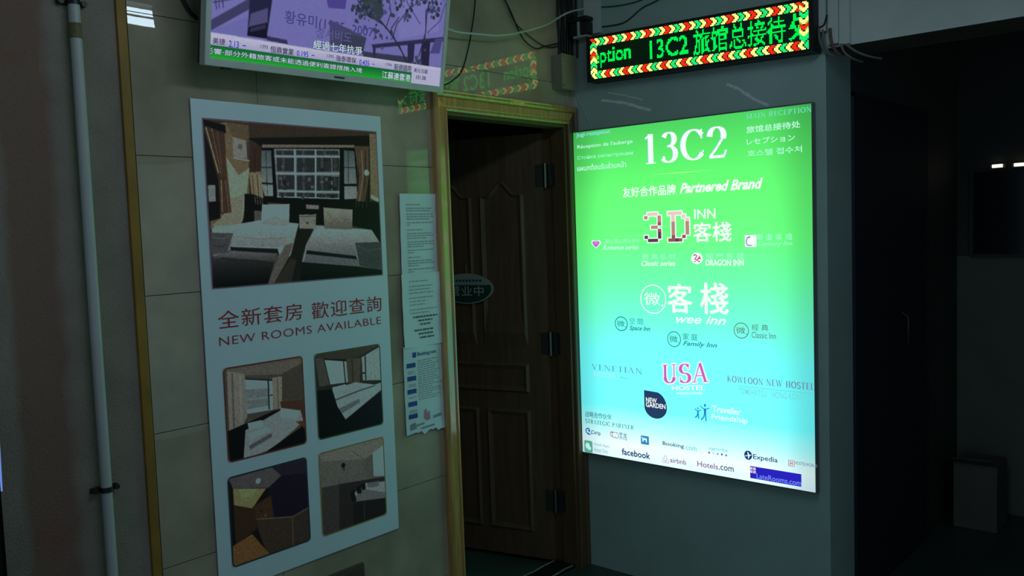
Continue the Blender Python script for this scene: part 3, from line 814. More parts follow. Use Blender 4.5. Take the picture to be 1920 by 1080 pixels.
    ('P', [(0.32, 0.998), (0.424, 0.843), (0.456, 0.857), (0.417, 1.002)], (52, 50, 44)),
    ('P', [(0.581, 0.638), (0.936, 0.678), (0.997, 0.785), (0.989, 0.96), (0.847, 0.928), (0.487, 0.871), (0.517, 0.761)], (118, 130, 133)),
    ('G', [(0.581, 0.638), (0.936, 0.678), (0.959, 0.755), (0.529, 0.75)], (136, 144, 142), (118, 130, 132)),
    ('P', [(0.519, 0.797), (0.825, 0.853), (0.831, 0.877), (0.514, 0.821)], (20, 22, 30)),
    ('P', [(0.514, 0.823), (0.836, 0.879), (0.847, 0.928), (0.496, 0.873)], (84, 98, 104)),
    ('P', [(0.822, 0.763), (0.998, 0.765), (0.992, 0.962), (0.845, 0.924)], (54, 66, 72)),
    ('P', [(0.481, 0.871), (0.847, 0.928), (0.998, 0.964), (0.997, 1.01), (0.473, 0.996)], (12, 17, 19)),
    ('P', [(0.282, 0.503), (0.434, 0.501), (0.423, 0.634), (0.27, 0.624)], (166, 172, 166)),
    ('G', [(0.28, 0.561), (0.431, 0.563), (0.423, 0.634), (0.27, 0.624)], (160, 166, 160), (126, 132, 128)),
    ('P', [(0.632, 0.523), (0.816, 0.539), (0.806, 0.672), (0.632, 0.658)], (134, 136, 120)),
    ('L', [(0.663, 0.628), (0.713, 0.59), (0.748, 0.63)], 0.004, (100, 102, 92)),
    ('G', [(0.636, 0.602), (0.812, 0.606), (0.806, 0.672), (0.632, 0.658)], (126, 128, 114), (92, 94, 86)),
    ('P', [(0.485, 0.569), (0.587, 0.565), (0.578, 0.662), (0.484, 0.656)], (126, 126, 114)),
    ('L', [(0.485, 0.581), (0.584, 0.579)], 0.004, (70, 70, 62)),
    ('C', (0.532, 0.622), 0.007, (70, 70, 62)),
    ('L', [(0.544, 0.567), (0.575, 0.565)], 0.006, (30, 30, 28)),
    ('G', [(0.283, 0.511), (0.312, 0.503), (0.359, 0.511), (0.402, 0.503), (0.434, 0.499), (0.426, 0.563), (0.426, 0.632), (0.39, 0.638), (0.335, 0.628), (0.268, 0.624), (0.277, 0.573)], (172, 180, 174), (128, 136, 132)),
    ('L', [(0.3, 0.525), (0.341, 0.543), (0.406, 0.519)], 0.003, (150, 156, 150)),
    ('L', [(0.291, 0.608), (0.35, 0.584), (0.412, 0.616)], 0.003, (112, 120, 116)),
    ('G', [(0.632, 0.521), (0.67, 0.535), (0.74, 0.541), (0.815, 0.537), (0.804, 0.592), (0.809, 0.668), (0.759, 0.672), (0.686, 0.664), (0.629, 0.66), (0.639, 0.59)], (140, 142, 126), (92, 94, 86)),
    ('L', [(0.652, 0.551), (0.711, 0.63), (0.79, 0.567)], 0.003, (104, 106, 96)),
    ('L', [(0.663, 0.642), (0.713, 0.594), (0.73, 0.642)], 0.003, (84, 86, 78)),
    ('L', [(0.748, 0.63), (0.774, 0.598), (0.792, 0.644)], 0.003, (84, 86, 78)),
    ('G', [(0.163, 0.622), (0.265, 0.598), (0.273, 0.626), (0.424, 0.638), (0.479, 0.626), (0.446, 0.746), (0.362, 0.769), (0.107, 0.748)], (156, 166, 164), (116, 128, 130)),
    ('L', [(0.171, 0.652), (0.283, 0.666), (0.434, 0.658)], 0.004, (134, 144, 144)),
    ('L', [(0.139, 0.696), (0.259, 0.714), (0.408, 0.712)], 0.004, (108, 120, 122)),
    ('G', [(0.106, 0.779), (0.35, 0.807), (0.326, 0.859), (0.153, 0.823), (0.022, 0.807)], (100, 108, 108), (62, 70, 70)),
    ('L', [(0.055, 0.817), (0.153, 0.837), (0.294, 0.859)], 0.006, (40, 44, 46)),
    ('G', [(0.579, 0.66), (0.632, 0.664), (0.809, 0.674), (0.91, 0.678), (0.959, 0.75), (0.83, 0.763), (0.541, 0.738)], (146, 154, 152), (112, 124, 128)),
    ('L', [(0.566, 0.714), (0.707, 0.732), (0.882, 0.73)], 0.004, (124, 136, 138)),
    ('G', [(0.529, 0.744), (0.822, 0.769), (0.825, 0.851), (0.519, 0.793)], (116, 128, 132), (86, 100, 106)),
    ('G', [(0.481, 0.877), (0.844, 0.936), (0.997, 0.968), (0.995, 1.01), (0.473, 0.996)], (22, 28, 30), (6, 9, 11)),
    ('L', [(0.828, 0.777), (0.904, 0.821), (0.994, 0.811)], 0.004, (72, 84, 90)),
    ('L', [(0.831, 0.843), (0.913, 0.887), (0.991, 0.879)], 0.004, (44, 54, 60)),
    ('L', [(0.014, 0.692), (0.071, 0.706), (0.11, 0.684)], 0.004, (90, 100, 102)),
    ('L', [(0.014, 0.738), (0.058, 0.753), (0.093, 0.742)], 0.004, (54, 62, 66)),
    ('L', [(0.028, 0.07), (0.075, 0.33), (0.068, 0.541)], 0.0022, (96, 74, 50)),
    ('L', [(0.045, 0.072), (0.081, 0.33), (0.077, 0.541)], 0.0022, (96, 74, 50)),
    ('L', [(0.062, 0.076), (0.087, 0.33), (0.086, 0.541)], 0.0022, (96, 74, 50)),
    ('L', [(0.078, 0.08), (0.093, 0.33), (0.095, 0.541)], 0.0022, (96, 74, 50)),
    ('L', [(0.095, 0.083), (0.099, 0.33), (0.106, 0.541)], 0.0022, (96, 74, 50)),
    ('L', [(0.109, 0.085), (0.104, 0.33), (0.113, 0.541)], 0.0022, (96, 74, 50)),
    ('L', [(0.242, 0.155), (0.23, 0.312)], 0.0022, (56, 36, 28)),
    ('L', [(0.254, 0.155), (0.242, 0.31)], 0.0022, (56, 36, 28)),
    ('L', [(0.267, 0.155), (0.254, 0.31)], 0.0022, (56, 36, 28)),
    ('L', [(0.279, 0.153), (0.267, 0.31)], 0.0022, (56, 36, 28)),
    ('L', [(0.289, 0.153), (0.277, 0.31)], 0.0022, (56, 36, 28)),
    ('L', [(0.242, 0.324), (0.247, 0.503)], 0.0022, (166, 148, 108)),
    ('L', [(0.254, 0.324), (0.259, 0.503)], 0.0022, (166, 148, 108)),
    ('L', [(0.267, 0.324), (0.273, 0.503)], 0.0022, (166, 148, 108)),
    ('L', [(0.279, 0.324), (0.285, 0.503)], 0.0022, (166, 148, 108)),
    ('L', [(0.859, 0.123), (0.859, 0.304), (0.838, 0.525)], 0.002, (112, 92, 70)),
    ('L', [(0.877, 0.123), (0.875, 0.302), (0.856, 0.525)], 0.002, (112, 92, 70)),
    ('L', [(0.903, 0.121), (0.901, 0.302), (0.882, 0.527)], 0.002, (112, 92, 70)),
    ('L', [(0.93, 0.119), (0.93, 0.302), (0.909, 0.527)], 0.002, (112, 92, 70)),
    ('P', [(0.686, 0.433), (0.702, 0.433), (0.701, 0.457), (0.686, 0.457)], (52, 50, 48)),
    ('P', [(0.5, 0.433), (0.514, 0.433), (0.514, 0.441), (0.499, 0.441)], (30, 36, 42)),
    ('P', [(0.423, 0.328), (0.437, 0.328), (0.437, 0.35), (0.421, 0.35)], (52, 50, 48)),
    ('P', [(0.617, 0.352), (0.643, 0.352), (0.643, 0.362), (0.617, 0.362)], (84, 96, 102)),
    ('P', [(0.4, 0.344), (0.421, 0.342), (0.42, 0.366), (0.4, 0.368)], (52, 50, 48)),
    ('P', [(0.538, 0.443), (0.549, 0.443), (0.549, 0.457), (0.538, 0.457)], (30, 36, 42)),
    ('P', [(0.669, 0.374), (0.695, 0.374), (0.693, 0.4), (0.667, 0.4)], (30, 36, 42)),
    ('P', [(0.616, 0.388), (0.625, 0.388), (0.625, 0.404), (0.616, 0.406)], (52, 50, 48)),
    ('P', [(0.397, 0.358), (0.411, 0.358), (0.411, 0.374), (0.396, 0.374)], (30, 36, 42)),
    ('P', [(0.383, 0.33), (0.399, 0.33), (0.399, 0.354), (0.382, 0.356)], (84, 96, 102)),
    ('P', [(0.538, 0.431), (0.555, 0.431), (0.554, 0.457), (0.537, 0.457)], (52, 50, 48)),
    ('P', [(0.681, 0.441), (0.705, 0.441), (0.704, 0.463), (0.68, 0.463)], (30, 36, 42)),
    ('P', [(0.519, 0.346), (0.543, 0.346), (0.543, 0.36), (0.517, 0.36)], (52, 50, 48)),
    ('P', [(0.411, 0.378), (0.42, 0.378), (0.42, 0.392), (0.409, 0.394)], (30, 36, 42)),
    ('P', [(0.402, 0.352), (0.423, 0.352), (0.421, 0.378), (0.4, 0.378)], (30, 36, 42)),
    ('P', [(0.707, 0.386), (0.721, 0.386), (0.719, 0.412), (0.705, 0.412)], (30, 36, 42)),
    ('P', [(0.652, 0.33), (0.669, 0.328), (0.667, 0.35), (0.652, 0.35)], (84, 96, 102)),
    ('P', [(0.517, 0.239), (0.532, 0.239), (0.531, 0.262), (0.516, 0.262)], (52, 50, 48)),
    ('P', [(0.56, 0.38), (0.582, 0.38), (0.581, 0.4), (0.56, 0.4)], (84, 96, 102)),
    ('P', [(0.554, 0.392), (0.563, 0.392), (0.563, 0.404), (0.554, 0.404)], (30, 36, 42)),
    ('P', [(0.686, 0.394), (0.704, 0.394), (0.704, 0.402), (0.686, 0.402)], (30, 36, 42)),
    ('P', [(0.424, 0.378), (0.432, 0.378), (0.431, 0.402), (0.423, 0.402)], (30, 36, 42)),
    ('P', [(0.557, 0.27), (0.578, 0.268), (0.578, 0.276), (0.557, 0.276)], (52, 50, 48)),
    ('P', [(0.385, 0.348), (0.391, 0.348), (0.391, 0.36), (0.383, 0.362)], (30, 36, 42)),
    ('P', [(0.672, 0.322), (0.698, 0.322), (0.696, 0.346), (0.67, 0.346)], (30, 36, 42)),
    ('P', [(0.546, 0.334), (0.566, 0.334), (0.564, 0.354), (0.546, 0.354)], (84, 96, 102)),
    ('P', [(0.39, 0.445), (0.403, 0.445), (0.402, 0.469), (0.388, 0.469)], (52, 50, 48)),
    ('P', [(0.38, 0.439), (0.394, 0.439), (0.394, 0.445), (0.38, 0.447)], (62, 72, 78)),
    ('P', [(0.554, 0.328), (0.564, 0.328), (0.563, 0.336), (0.554, 0.336)], (84, 96, 102)),
    ('P', [(0.628, 0.27), (0.649, 0.268), (0.648, 0.288), (0.626, 0.288)], (30, 36, 42)),
    ('P', [(0.654, 0.358), (0.661, 0.358), (0.661, 0.366), (0.654, 0.368)], (30, 36, 42)),
    ('P', [(0.538, 0.26), (0.546, 0.26), (0.544, 0.282), (0.537, 0.282)], (62, 72, 78)),
    ('P', [(0.402, 0.4), (0.423, 0.4), (0.423, 0.41), (0.4, 0.41)], (30, 36, 42)),
    ('P', [(0.707, 0.243), (0.733, 0.241), (0.731, 0.256), (0.705, 0.258)], (62, 72, 78)),
    ('P', [(0.505, 0.453), (0.522, 0.453), (0.52, 0.473), (0.505, 0.473)], (62, 72, 78)),
    ('P', [(0.421, 0.364), (0.438, 0.364), (0.438, 0.388), (0.421, 0.388)], (62, 72, 78)),
    ('P', [(0.637, 0.443), (0.655, 0.443), (0.655, 0.457), (0.637, 0.457)], (62, 72, 78)),
    ('P', [(0.636, 0.441), (0.646, 0.441), (0.646, 0.459), (0.636, 0.459)], (30, 36, 42)),
    ('P', [(0.529, 0.439), (0.552, 0.439), (0.552, 0.447), (0.529, 0.447)], (62, 72, 78)),
    ('P', [(0.689, 0.25), (0.711, 0.25), (0.711, 0.262), (0.687, 0.262)], (62, 72, 78)),
    ('P', [(0.648, 0.211), (0.67, 0.209), (0.67, 0.223), (0.646, 0.223)], (30, 36, 42)),
    ('P', [(0.385, 0.249), (0.397, 0.247), (0.396, 0.262), (0.383, 0.264)], (52, 50, 48)),
    ('P', [(0.399, 0.262), (0.414, 0.262), (0.414, 0.27), (0.397, 0.272)], (84, 96, 102)),
    ('P', [(0.393, 0.36), (0.4, 0.36), (0.4, 0.386), (0.391, 0.386)], (84, 96, 102)),
    ('L', [(0.321, 0.382), (0.349, 0.384)], 0.003, (150, 164, 160)),
    ('L', [(0.304, 0.396), (0.349, 0.398)], 0.003, (150, 164, 160)),
    ('L', [(0.308, 0.408), (0.347, 0.41)], 0.003, (150, 164, 160)),
    ('L', [(0.318, 0.421), (0.347, 0.423)], 0.003, (150, 164, 160)),
    ('L', [(0.318, 0.433), (0.347, 0.435)], 0.003, (150, 164, 160)),
]
P1_OPS = [
    ('P', [(0.019, 0.002), (1.011, 0.009), (1.007, 0.088), (0.713, 0.168), (0.247, 0.112), (0.065, 0.04)], (98, 98, 84)),
    ('P', [(0.73, 0.157), (1.014, 0.078), (0.996, 0.565), (0.699, 0.482)], (74, 70, 56)),
    ('P', [(0.24, 0.14), (0.594, 0.212), (0.583, 0.537), (0.236, 0.523)], (134, 154, 160)),
    ('P', [(0.254, 0.264), (0.527, 0.292), (0.52, 0.482), (0.257, 0.478)], (100, 122, 124)),
    ('L', [(0.538, 0.206), (0.531, 0.527)], 0.016, (20, 24, 24)),
    ('L', [(0.247, 0.147), (0.59, 0.216)], 0.014, (24, 26, 26)),
    ('L', [(0.587, 0.375), (0.541, 0.375)], 0.012, (24, 26, 26)),
    ('L', [(0.264, 0.378), (0.513, 0.389)], 0.01, (130, 150, 152)),
    ('P', [(0.047, 0.033), (0.254, 0.098), (0.257, 0.554), (0.152, 0.706), (0.037, 0.679)], (122, 122, 112)),
    ('L', [(0.107, 0.071), (0.093, 0.661)], 0.02, (90, 90, 82)),
    ('L', [(0.201, 0.112), (0.184, 0.592)], 0.02, (138, 138, 126)),
    ('P', [(0.59, 0.188), (0.716, 0.192), (0.695, 0.537), (0.59, 0.541)], (128, 124, 106)),
    ('L', [(0.657, 0.212), (0.646, 0.534)], 0.015, (96, 92, 78)),
    ('P', [(0.674, 0.465), (1.0, 0.506), (0.996, 0.841), (0.919, 0.793), (0.688, 0.541)], (84, 50, 36)),
    ('P', [(0.005, 0.665), (0.247, 0.62), (0.583, 0.551), (0.688, 0.547), (0.236, 0.775), (0.191, 1.01), (0.026, 1.003)], (16, 16, 18)),
    ('P', [(0.226, 0.693), (0.723, 0.547), (0.937, 0.61), (0.965, 0.741), (0.541, 0.962), (0.184, 1.0)], (126, 137, 138)),
    ('P', [(0.674, 0.534), (0.933, 0.61), (0.888, 0.703), (0.667, 0.627)], (150, 156, 154)),
    ('P', [(0.257, 0.623), (0.429, 0.623), (0.447, 0.689), (0.268, 0.699)], (156, 162, 162)),
    ('P', [(0.257, 0.865), (0.541, 0.786), (0.552, 0.827), (0.268, 0.914)], (80, 90, 96)),
    ('P', [(0.257, 0.737), (0.506, 0.713), (0.524, 0.765), (0.268, 0.803)], (146, 154, 154)),
    ('P', [(0.975, 0.782), (0.993, 1.003), (0.52, 1.024), (0.352, 1.017), (0.702, 0.886)], (17, 14, 14)),
    ('P', [(0.87, 0.724), (0.979, 0.731), (0.996, 0.841), (0.954, 0.8)], (96, 58, 42)),
]
P2_OPS = [
    ('P', [(0.002, -0.005), (1.005, 0.005), (1.009, 0.075), (0.575, 0.123), (0.066, 0.075)], (64, 60, 46)),
    ('P', [(0.133, 0.071), (0.461, 0.133), (0.479, 0.397), (0.201, 0.383)], (138, 158, 164)),
    ('L', [(0.133, 0.071), (0.201, 0.383)], 0.02, (20, 24, 24)),
    ('L', [(0.422, 0.127), (0.436, 0.4)], 0.016, (24, 28, 30)),
    ('L', [(0.141, 0.078), (0.461, 0.14)], 0.016, (20, 22, 22)),
    ('P', [(0.699, 0.116), (1.023, 0.012), (1.002, 0.452), (0.703, 0.411)], (118, 142, 148)),
    ('L', [(0.756, 0.102), (0.749, 0.414)], 0.016, (16, 20, 22)),
    ('L', [(0.696, 0.321), (0.753, 0.328)], 0.016, (16, 20, 22)),
    ('L', [(0.699, 0.12), (1.023, 0.019)], 0.016, (18, 20, 22)),
    ('L', [(0.87, 0.092), (0.859, 0.414)], 0.01, (138, 158, 160)),
    ('P', [(0.461, 0.116), (0.689, 0.137), (0.657, 0.425), (0.475, 0.407)], (78, 72, 56)),
    ('L', [(0.553, 0.14), (0.55, 0.4)], 0.02, (54, 50, 40)),
    ('P', [(0.016, 0.047), (0.133, 0.071), (0.201, 0.383), (0.055, 0.386)], (76, 76, 68)),
    ('P', [(0.237, 0.445), (0.589, 0.414), (0.888, 0.49), (1.012, 0.477), (1.005, 0.563), (0.411, 0.83), (0.301, 0.66)], (132, 144, 147)),
    ('P', [(0.237, 0.421), (0.436, 0.414), (0.454, 0.47), (0.247, 0.487)], (152, 160, 160)),
    ('P', [(0.678, 0.452), (0.888, 0.49), (0.884, 0.563), (0.717, 0.525)], (150, 158, 160)),
    ('L', [(0.265, 0.577), (0.632, 0.525), (0.888, 0.501)], 0.014, (46, 52, 56)),
    ('P', [(0.315, 0.685), (0.628, 0.619), (0.642, 0.667), (0.343, 0.754)], (84, 104, 114)),
    ('P', [(0.005, 0.425), (0.23, 0.438), (0.301, 0.66), (0.411, 0.83), (1.005, 0.57), (1.002, 1.007), (-0.002, 1.0)], (13, 15, 16)),
]
P3_OPS = [
    ('P', [(0.012, 0.007), (0.531, 0.004), (0.664, 0.135), (0.483, 0.235), (0.061, 0.139)], (84, 84, 86)),
    ('P', [(0.531, 0.004), (1.012, 0.0), (1.016, 0.193), (0.664, 0.15)], (40, 38, 58)),
    ('P', [(0.061, 0.139), (0.455, 0.235), (0.274, 0.414), (0.061, 0.317)], (150, 128, 66)),
    ('G', [(0.127, 0.157), (0.35, 0.214), (0.26, 0.335), (0.152, 0.303)], (176, 152, 84), (150, 126, 64)),
    ('P', [(0.664, 0.143), (1.016, 0.193), (1.005, 0.617), (0.765, 0.667), (0.497, 0.578), (0.483, 0.235)], (28, 23, 50)),
    ('P', [(0.274, 0.399), (0.51, 0.328), (0.535, 0.592), (0.298, 0.549)], (74, 54, 28)),
    ('P', [(0.054, 0.314), (0.305, 0.439), (0.322, 0.652), (0.057, 0.752)], (62, 46, 26)),
    ('P', [(0.315, 0.549), (0.768, 0.649), (0.765, 1.03), (0.434, 1.005), (0.336, 0.688)], (66, 54, 40)),
    ('P', [(0.765, 0.652), (0.998, 0.599), (0.991, 0.995), (0.765, 1.03)], (62, 54, 44)),
    ('L', [(0.322, 0.549), (0.775, 0.649), (0.991, 0.602)], 0.012, (104, 92, 74)),
    ('L', [(0.768, 0.656), (0.761, 1.02)], 0.012, (92, 84, 72)),
    ('P', [(0.023, 0.756), (0.256, 0.695), (0.469, 1.005), (-0.005, 1.012)], (122, 86, 34)),
    ('C', (0.364, 0.128), 0.03, (206, 200, 150)),
    ('C', (0.385, 0.474), 0.016, (40, 32, 24)),
    ('C', (0.43, 0.535), 0.012, (120, 96, 40)),
]
P4_OPS = [
    ('P', [(0.009, -0.004), (1.012, 0.004), (1.009, 0.123), (0.674, 0.218), (0.041, 0.106)], (110, 114, 104)),
    ('L', [(0.518, 0.099), (0.674, 0.218), (0.664, 0.415)], 0.01, (84, 88, 80)),
    ('P', [(0.806, 0.18), (1.009, 0.106), (1.002, 0.504), (0.806, 0.461)], (146, 158, 158)),
    ('P', [(0.692, 0.222), (0.813, 0.183), (0.813, 0.468), (0.703, 0.465)], (88, 90, 84)),
    ('P', [(0.254, 0.43), (1.002, 0.514), (0.988, 0.996), (-0.009, 1.004), (0.233, 0.796)], (44, 46, 44)),
    ('P', [(0.023, 0.412), (0.279, 0.437), (0.251, 0.982), (-0.005, 1.007)], (60, 63, 60)),
    ('P', [(0.479, 0.606), (0.681, 0.518), (1.009, 0.574), (1.002, 0.775), (0.521, 0.718)], (128, 138, 140)),
    ('P', [(0.699, 0.525), (0.891, 0.542), (0.891, 0.606), (0.717, 0.588)], (96, 104, 106)),
    ('P', [(0.653, 0.585), (0.991, 0.715), (0.988, 0.782), (0.528, 0.722), (0.493, 0.651)], (96, 104, 106)),
    ('P', [(0.436, 0.595), (0.489, 0.542), (0.528, 0.697), (0.464, 0.694)], (26, 26, 26)),
    ('P', [(0.532, 0.532), (0.607, 0.528), (0.61, 0.627), (0.543, 0.616)], (24, 24, 26)),
    ('P', [(0.607, 0.518), (0.674, 0.511), (0.678, 0.592), (0.617, 0.595)], (28, 26, 28)),
    ('C', (0.354, 0.222), 0.03, (22, 22, 22)),
    ('L', [(0.347, 0.239), (0.365, 0.285)], 0.016, (40, 40, 40)),
    ('P', [(0.479, 0.701), (0.998, 0.785), (0.988, 0.996), (0.461, 1.0)], (34, 36, 36)),
    ('L', [(0.642, 0.743), (0.639, 0.975)], 0.014, (58, 60, 58)),
]
POSTER_TEXT = [('全新套房', 't', 'red', -1.811, 1.298, -1.512, 1.352), ('歡迎查詢', 't', 'red', -1.476, 1.293, -1.179, 1.348), ('NEW ROOMS AVAILABLE', 't', 'red', -1.811, 1.248, -1.184, 1.274)]

# ------------------------------------------------------------------ shell materials
M_tile = surf('beige_glazed_tile', (172, 160, 136), 0.007, vary=0.32, scale=3.2, bump=0.006, bscale=7, spec=.8)
M_grout = surf('grout', (70, 66, 52), 0.8)
M_paint = surf('grey_wall_paint', (170, 196, 186), 0.32, vary=0.07, scale=4, bump=0.05, bscale=9)
M_beam = surf('white_distemper', (214, 222, 214), 0.75, vary=0.06, scale=7, bump=0.1, bscale=60)
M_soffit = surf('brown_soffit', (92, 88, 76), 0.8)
M_floor = surf('dark_green_floor', (52, 74, 66), 0.35, vary=0.2, scale=5)
M_ceil = surf('ceiling_paint', (120, 122, 118), 0.9)
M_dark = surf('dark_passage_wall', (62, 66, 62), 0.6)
M_end_low = surf('paler_lower_wall', (104, 108, 100), 0.6)  # paler tone for the lower half of the end wall
M_wood = surf('varnished_yellow_wood', (190, 148, 84), 0.10, vary=0.25, scale=5, spec=.9, stretch=(14, 14, 1))
M_wooddk = surf('dark_wood_leaf', (100, 78, 56), 0.6, vary=0.22, scale=4, stretch=(10, 10, 1))
M_jamb = surf('brown_jamb_wood', (98, 78, 50), 0.4, vary=0.2, scale=4, stretch=(10, 10, 1))
M_yel = surf('ochre_edge_trim', (150, 112, 34), 0.55, vary=0.2, scale=8)
M_steel = surf('worn_steel', (120, 122, 118), 0.35, 0.9)
M_blackm = surf('black_plastic', (22, 22, 22), 0.45)
M_cablek = surf('black_cable_sheath', (20, 22, 20), 0.5)
M_cablew = surf('white_cable_sheath', (190, 200, 190), 0.5)
M_pvc = surf('white_pvc', (186, 188, 184), 0.42, vary=0.05)
M_greybox = surf('grey_enamel', (132, 134, 116), 0.45)
M_silver = surf('silver_bezel', (196, 204, 194), 0.38, 0.0, vary=0.04)
M_paper = surf('white_paper', (220, 236, 240), 0.6, vary=0.03)
M_poster = surf('white_poster_vinyl', (222, 238, 246), 0.4, vary=0.02)
M_ink = surf('dark_print', (84, 92, 100), 0.6)
M_red = surf('dark_red_print', (172, 36, 48), 0.5)
M_blue = surf('blue_print', (38, 76, 150), 0.6)
M_housing = surf('black_sign_housing', (16, 18, 17), 0.45)
M_boxside = surf('sign_box_edge', (110, 122, 120), 0.45)
M_metaldoor = surf('dark_blue_steel_door', (20, 30, 42), 0.65, 0.0)
M_card = surf('pale_carton', (100, 98, 88), 0.85)
M_print = print_mat('photo_print', 0.4)
M_screen = print_mat('screen_picture', emit=True)

# rough, blotchy paint on the left: grey with a wide brown-red band and fine pits
def rough_paint():
    m = surf('rough_blotchy_paint', (142, 132, 118), 0.75, vary=0.12, scale=9, bump=0.35, bscale=150)
    N, L = nodes_of(m)
    b = N['Principled BSDF']
    src = b.inputs['Base Color'].links[0].from_socket
    tc = N.new('ShaderNodeTexCoord'); sx = N.new('ShaderNodeSeparateXYZ'); L.new(tc.outputs['Object'], sx.inputs[0])
    nz = N.new('ShaderNodeTexNoise'); nz.inputs['Scale'].default_value = 9; nz.inputs['Detail'].default_value = 6; L.new(tc.outputs['Object'], nz.inputs['Vector'])
    ad = N.new('ShaderNodeMath'); ad.operation = 'MULTIPLY_ADD'; ad.inputs[1].default_value = 0.05
    L.new(nz.outputs['Fac'], ad.inputs[0]); L.new(sx.outputs['X'], ad.inputs[2])
    r1 = N.new('ShaderNodeMapRange'); r1.inputs[1].default_value = -2.345; r1.inputs[2].default_value = -2.325; L.new(ad.outputs[0], r1.inputs[0])
    r2 = N.new('ShaderNodeMapRange'); r2.inputs[1].default_value = -2.20; r2.inputs[2].default_value = -2.23; L.new(ad.outputs[0], r2.inputs[0])
    mu = N.new('ShaderNodeMath'); mu.operation = 'MULTIPLY'; L.new(r1.outputs[0], mu.inputs[0]); L.new(r2.outputs[0], mu.inputs[1])
    mx = N.new('ShaderNodeMix'); mx.data_type = 'RGBA'
    L.new(mu.outputs[0], mx.inputs[0]); L.new(src, mx.inputs[6]); mx.inputs[7].default_value = (*lin((132, 104, 90)), 1)
    # two reddish patches
    vo = N.new('ShaderNodeTexNoise'); vo.inputs['Scale'].default_value = 3.1; vo.inputs['Detail'].default_value = 3; L.new(tc.outputs['Object'], vo.inputs['Vector'])
    r3 = N.new('ShaderNodeMapRange'); r3.inputs[1].default_value = 0.62; r3.inputs[2].default_value = 0.72; r3.inputs[4].default_value = 0.7; L.new(vo.outputs['Fac'], r3.inputs[0])
    m2 = N.new('ShaderNodeMath'); m2.operation = 'MULTIPLY'; L.new(mu.outputs[0], m2.inputs[0]); L.new(r3.outputs[0], m2.inputs[1])
    mx2 = N.new('ShaderNodeMix'); mx2.data_type = 'RGBA'
    L.new(m2.outputs[0], mx2.inputs[0]); L.new(mx.outputs[2], mx2.inputs[6]); mx2.inputs[7].default_value = (*lin((140, 74, 60)), 1)
    # dark pits
    pv = N.new('ShaderNodeTexVoronoi'); pv.inputs['Scale'].default_value = 130; L.new(tc.outputs['Object'], pv.inputs['Vector'])
    r4 = N.new('ShaderNodeMapRange'); r4.inputs[1].default_value = 0.10; r4.inputs[2].default_value = 0.22; r4.inputs[3].default_value = 0.45; r4.inputs[4].default_value = 1; L.new(pv.outputs['Distance'], r4.inputs[0])
    mm = N.new('ShaderNodeMix'); mm.data_type = 'RGBA'; mm.blend_type = 'MULTIPLY'; mm.inputs[0].default_value = 0.8
    L.new(mx2.outputs[2], mm.inputs[6]); L.new(r4.outputs[0], mm.inputs[7])
    L.new(mm.outputs[2], b.inputs['Base Color'])
    return m
M_rough = rough_paint()

# ------------------------------------------------------------------ setting
DX0, DX1, DZ = -0.818, -0.064, 2.02      # door opening
TX0, TP = -2.43, 0.80                 # tile start and pitch
mb = MB()
back = 0.004
for (x0, x1, z0, z1) in ((-2.03, DX0, 0, 2.66), (DX0, DX1, DZ, 2.66), (DX1, 0.0, 0, 2.66)):
    mb.box((x0, back, z0), (x1, 0.13, z1), 1)
rt = random.Random(11)
zs = [0.245 + TP*0 - 0.39] + [0.245 + 0.3905*i - 0.002 for i in range(8)]
zs = [z for z in zs if z < 2.66] + [2.66]
k = 0
xs = []
x = TX0
while x < -0.001: xs.append(max(x, -2.024)); x += TP
xs.append(0.0)
for i in range(len(xs)-1):
    for j in range(len(zs)-1):
        a, b_ = xs[i], min(xs[i+1], 0.0)
        if b_ - a < .004: continue
        c, d = max(zs[j], 0), zs[j+1]
        if d - c < .01: continue
        rects = []
        # cut the door opening out of the tile
        if b_ <= DX0 or a >= DX1 or c >= DZ: rects = [(a, b_, c, d)]
        else:
            if a < DX0: rects.append((a, DX0, c, d))
            if b_ > DX1: rects.append((DX1, b_, c, d))
            if d > DZ: rects.append((max(a, DX0), min(b_, DX1), DZ, d))
        tx, tz = rt.uniform(-.0022, .0022), rt.uniform(-.0022, .0022)
        if abs(zs[j]-1.805) < .02 and i >= 1: tz = -.0075
        for (p, q, r, s_) in rects:
            g = .0011
            p, q, r, s_ = p+g, q-g, r+g, s_-g
            if q - p < .004 or s_ - r < .004: continue
            mxx, mzz = (a+b_)/2, (c+d)/2
            f = lambda X, Z: -.0005 + (X-mxx)*tx + (Z-mzz)*tz
            mb.add([(p, f(p,r), r), (q, f(q,r), r), (q, f(q,s_), s_), (p, f(p,s_), s_), (p, back, r), (q, back, r), (q, back, s_), (p, back, s_)],
                   [(0,1,2,3), (0,4,5,1), (1,5,6,2), (2,6,7,3), (3,7,4,0)], 0)
struct('wall_front', mb, [M_tile, M_grout], 'beige glazed tile wall with the wooden doorway', fix=True)

mb = MB().box((-3.6, 0.006, 0), (-2.052, 0.13, 2.66))
struct('wall_left', mb, M_rough, 'rough grey and brown painted wall beside the tiles')
mb = MB().box((-2.053, -0.004, 0), (-2.026, 0.13, 2.66), bev=0.003)
struct('trim_1', mb, M_yel, 'ochre strip edging the tiles')

mb = MB().box((0, -1.141, 0), (0.25, 0.13, 2.66))
struct('wall_right', mb, M_paint, 'grey painted wall that carries the lit sign')
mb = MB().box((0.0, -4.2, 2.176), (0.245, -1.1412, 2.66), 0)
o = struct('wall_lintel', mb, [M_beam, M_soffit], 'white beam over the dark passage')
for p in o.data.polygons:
    if p.normal.z < -.5: p.material_index = 1
